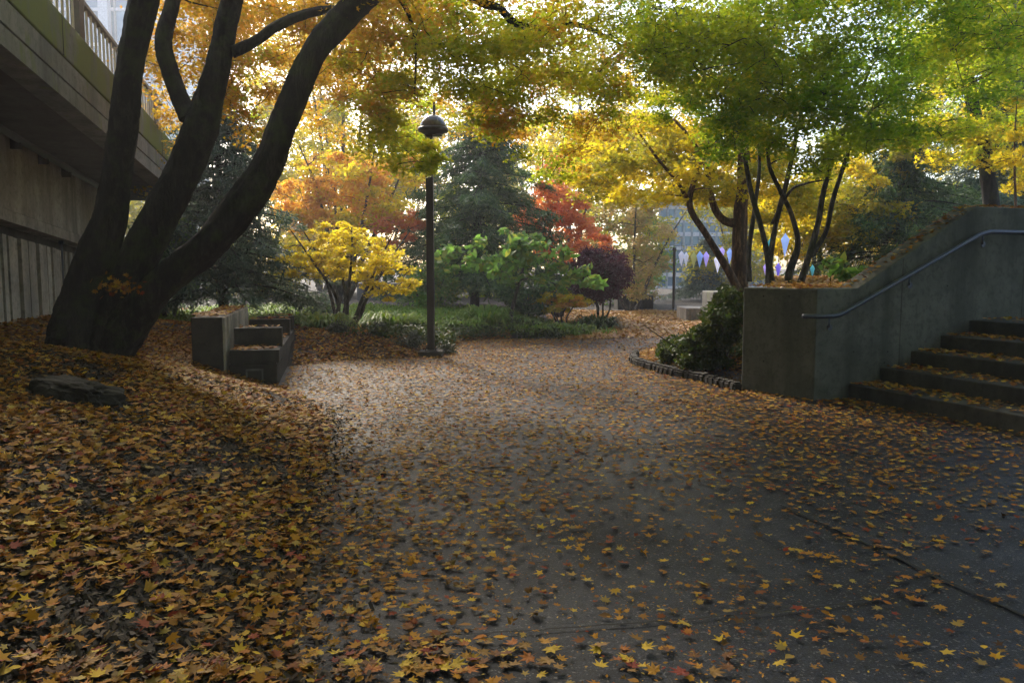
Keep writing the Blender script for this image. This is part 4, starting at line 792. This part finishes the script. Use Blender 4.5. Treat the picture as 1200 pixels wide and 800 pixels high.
for i in idx:
    nm, c = random.choice(cls); o = bpy.data.objects.new('fallen_leaf', lm[nm]); C.objects.link(o); s_ = random.uniform(.045, .09)
    o.location = (allx[i], ally[i], float(hz[i])+random.uniform(.005, .02)); o.rotation_euler = (random.gauss(0, .13), random.gauss(0, .13), random.uniform(0, 6.28)); o.scale = (s_, s_*random.uniform(.85, 1.1), s_)
    where = 'dark bark mulch' if ism[i] else 'dark asphalt'
    fx_ = allx[i]/(ally[i]*ca+(CAMZ-hz[i])*sa)*F/1200+.5
    zn = ['at the bottom left corner', 'left of the path edge', 'at the bottom just left of centre', 'at the bottom centre', 'at the bottom right of centre', 'at the bottom right corner'][min(5, max(0, int(fx_*6)))]
    rw = 'nearest row' if np.hypot(allx[i], ally[i]) < midr else 'second row'
    prop(o, f'{nm} maple leaf on {where} {zn}, {rw}', 'leaf', f'{nm} fallen leaves on the {where} {zn}, {rw}')
kp = ~chosen[:len(px_)]; km_ = ~chosen[len(px_):]; px_, py_ = px_[kp], py_[kp]; mx_, my_ = mx_[km_], my_[km_]
P1 = litter(px_, py_, .012, .057, T7)
P2 = litter(mx_, my_, .045, .064, T7, .28)
def mixed(Pn):
    a = rng.random(len(Pn[0])); out = []
    for lo, hi, tp in ((0, .4, T7), (.4, .62, T7C), (.62, .84, T5), (.84, 1, TO)): k = (a >= lo) & (a < hi); out.append((Pn[0][k], Pn[1][k], Pn[2][k]*(.8 if tp is TO else 1), tp, 0))
    return out
T7C = (T7[0].copy(), T7[1]); T7C[0][:, 2] = T7C[0][:, 0]**2*1.1+.06*np.sin(T7C[0][:, 1]*9); T7C[0][:, 0] *= .75
prop(leaves('leaf_litter', mixed(P1), [M['litter']]), kind='stuff', label='brown and gold maple leaves scattered over the wet path')
prop(leaves('leaf_litter', mixed(P2), [M['litter']]), kind='stuff', label='thick carpet of gold and brown maple leaves on the mulch bank')
P3 = litter(fx, fy, .04, .11, T5, .3); P4 = litter(ix, iy, .04, .08, T5, .3)
prop(leaves('leaf_litter', [(*P3, T5, 0)], [M['litter_gold']]), kind='stuff', label='bright gold leaves covering the lawn beyond the path')
prop(leaves('leaf_litter', [(*P4, T5, 0)], [M['litter']]), kind='stuff', label='brown leaves in the small bed beside the wall')
# leaves on steps, coping and bench tops
ps = []
for i in range(5):
    n = 600; s = s1+i*TREAD+rng.uniform(.02, TREAD if i < 4 else 2, n); t_ = -5*rng.uniform(0, 1, n)**1.3-.03; ps.append(np.array([list(W_(a, b_, RISE*(i+1)+.008+random.random()*.02)) for a, b_ in zip(s, t_)]))
n = 330; s = rng.uniform(-.1, 3.4, n); t_ = rng.uniform(.03, .28, n); ps.append(np.array([list(W_(a, b_, np.interp(a, [0, sA, sB, 16], [zt, zt, zB, zB])+.006+random.random()*.03)) for a, b_ in zip(s, t_)]))
n = 170; ps.append(np.array([list(A0+(B0-A0)*random.random()+nl*random.uniform(.03, .3)+Vector((0, 0, zt+.01+random.random()*.02))) for _ in range(n)]))
for (ua, ub, ta, tb, z_, n) in ((0, .52, 0, .4, .44, 120), (0, .52, .62, 2.2, .45, 260), (u0, u1, 0, 2.6, .836, 420), (0, .5, .44, .58, .672, 25), (0, .5, 2.2, 2.34, .667, 30), (0, .5, 3.3, 3.44, .647, 30)):
    ps.append(np.array([list(BR-BXp*random.uniform(ua, ub)+BD*random.uniform(ta, tb)+Vector((0, 0, z_+random.random()*.025))) for _ in range(n)]))
p = np.vstack(ps); n = len(p); nr = rng.normal(0, .3, (n, 3)); nr[:, 2] = 1
prop(leaves('leaf_litter', [(p, nr, rng.uniform(.04, .085, n), T7, 0)], [M['litter']]), kind='stuff', label='fallen leaves lying on the steps, wall coping and bench tops')
# raised bed litter
x = rng.uniform(2.5, 13, 30000); y = rng.uniform(8.8, 18, 30000); w_ = np.array([[(Vector((a, b_, 0))-A0).dot(WALL_DIR), (Vector((a, b_, 0))-A0).dot(STEP_DIR)] for a, b_ in zip(x, y)]); k = (w_[:, 1] > .35) & (x > B1.x+.08+.34*(y-B1.y)) & (w_[:, 1] < 7)
x, y, ww = x[k], y[k], w_[k]; p = np.stack([x, y, zt-.06+np.interp(ww[:, 0], [sA, sB], [0, zB-zt])*(.06+.94*np.exp(-np.maximum(0, ww[:, 1]-.28)/.22))+rng.uniform(0, .06, len(x))], 1); nr = rng.normal(0, .4, (len(x), 3)); nr[:, 2] = 1
prop(leaves('leaf_litter', [(p, nr, rng.uniform(.05, .1, len(x)), T5, 0)], [M['litter_gold']]), kind='stuff', label='gold leaves on the raised bed behind the wall')
# crumbs of leaf and bark trodden into the paving
x, y = scatter(170000, -7, 9, 1.3, 14); d = poly_dist(x, y); k = (d < -.02) & free(x, y) & (rng.random(len(x)) < .35+.4*patchn(x, y)+.5*np.exp(d/.5)); x, y = x[k], y[k]; n = len(x); nr = rng.normal(0, .2, (n, 3)); nr[:, 2] = 1
prop(leaves('leaf_crumbs', [(np.stack([x, y, .0185+0*x], 1), nr, rng.uniform(.006, .022, n), TD, 0)], [M['litter']]), kind='stuff', label='tiny leaf crumbs trodden over the asphalt')
# bark chips
x, y = scatter(90000, -6, 0, 1.3, 8); d = poly_dist(x, y); k = rng.random(len(x)) < .85*np.exp(np.minimum(d, 0)/.13); x, y = x[k], y[k]; n = len(x); pos = np.stack([x, y, np.maximum(H(x, y), .016)+rng.uniform(.0, .018, n)], 1); nr = rng.normal(0, .5, (n, 3)); nr[:, 2] = 1
TC = (np.array([(-.2, -.5, 0), (.16, -.42, .03), (.22, .5, 0), (-.12, .4, .04)]), np.array([(0, 1, 2), (0, 2, 3)]))
prop(leaves('bark_mulch', [(pos, nr, rng.uniform(.015, .05, n), TC, 0)], [M['chips']]), kind='stuff', label='shredded dark bark chips on the bank')
# leaves caught in the crotch of the great maple
n = 70; p = np.array([list(P(random.gauss(138, 14), random.gauss(333, 7), 7.93+random.random()*.04)) for _ in range(n)]); nr = rng.normal(0, .5, (n, 3)); nr[:, 1] -= .8; nr[:, 2] += .5
prop(leaves('leaf_litter', [(p, nr, rng.uniform(.05, .08, n), T7, 0)], [M['litter']]), kind='stuff', label='orange leaves caught in the crotch of the leaning maple')
hm, t, b, o = newmat('thin morning haze'); t.nodes.remove(b); v_ = t.nodes.new('ShaderNodeVolumePrincipled'); v_.inputs['Color'].default_value = (.9, .92, .95, 1); v_.inputs['Density'].default_value = HAZE; v_.inputs['Anisotropy'].default_value = .5
t.links.new(v_.outputs[0], o.inputs['Volume'])
m_ = MB(); m_.box((-70, -25, -1.1), (70, 100, 33)); prop(m_.build('haze', hm), kind='stuff', label='thin autumn haze')
for e_ in [o for o in C.objects if o.name.startswith('panel_joint')]: pass
print('verts', sum(len(m.vertices) for m in bpy.data.meshes))
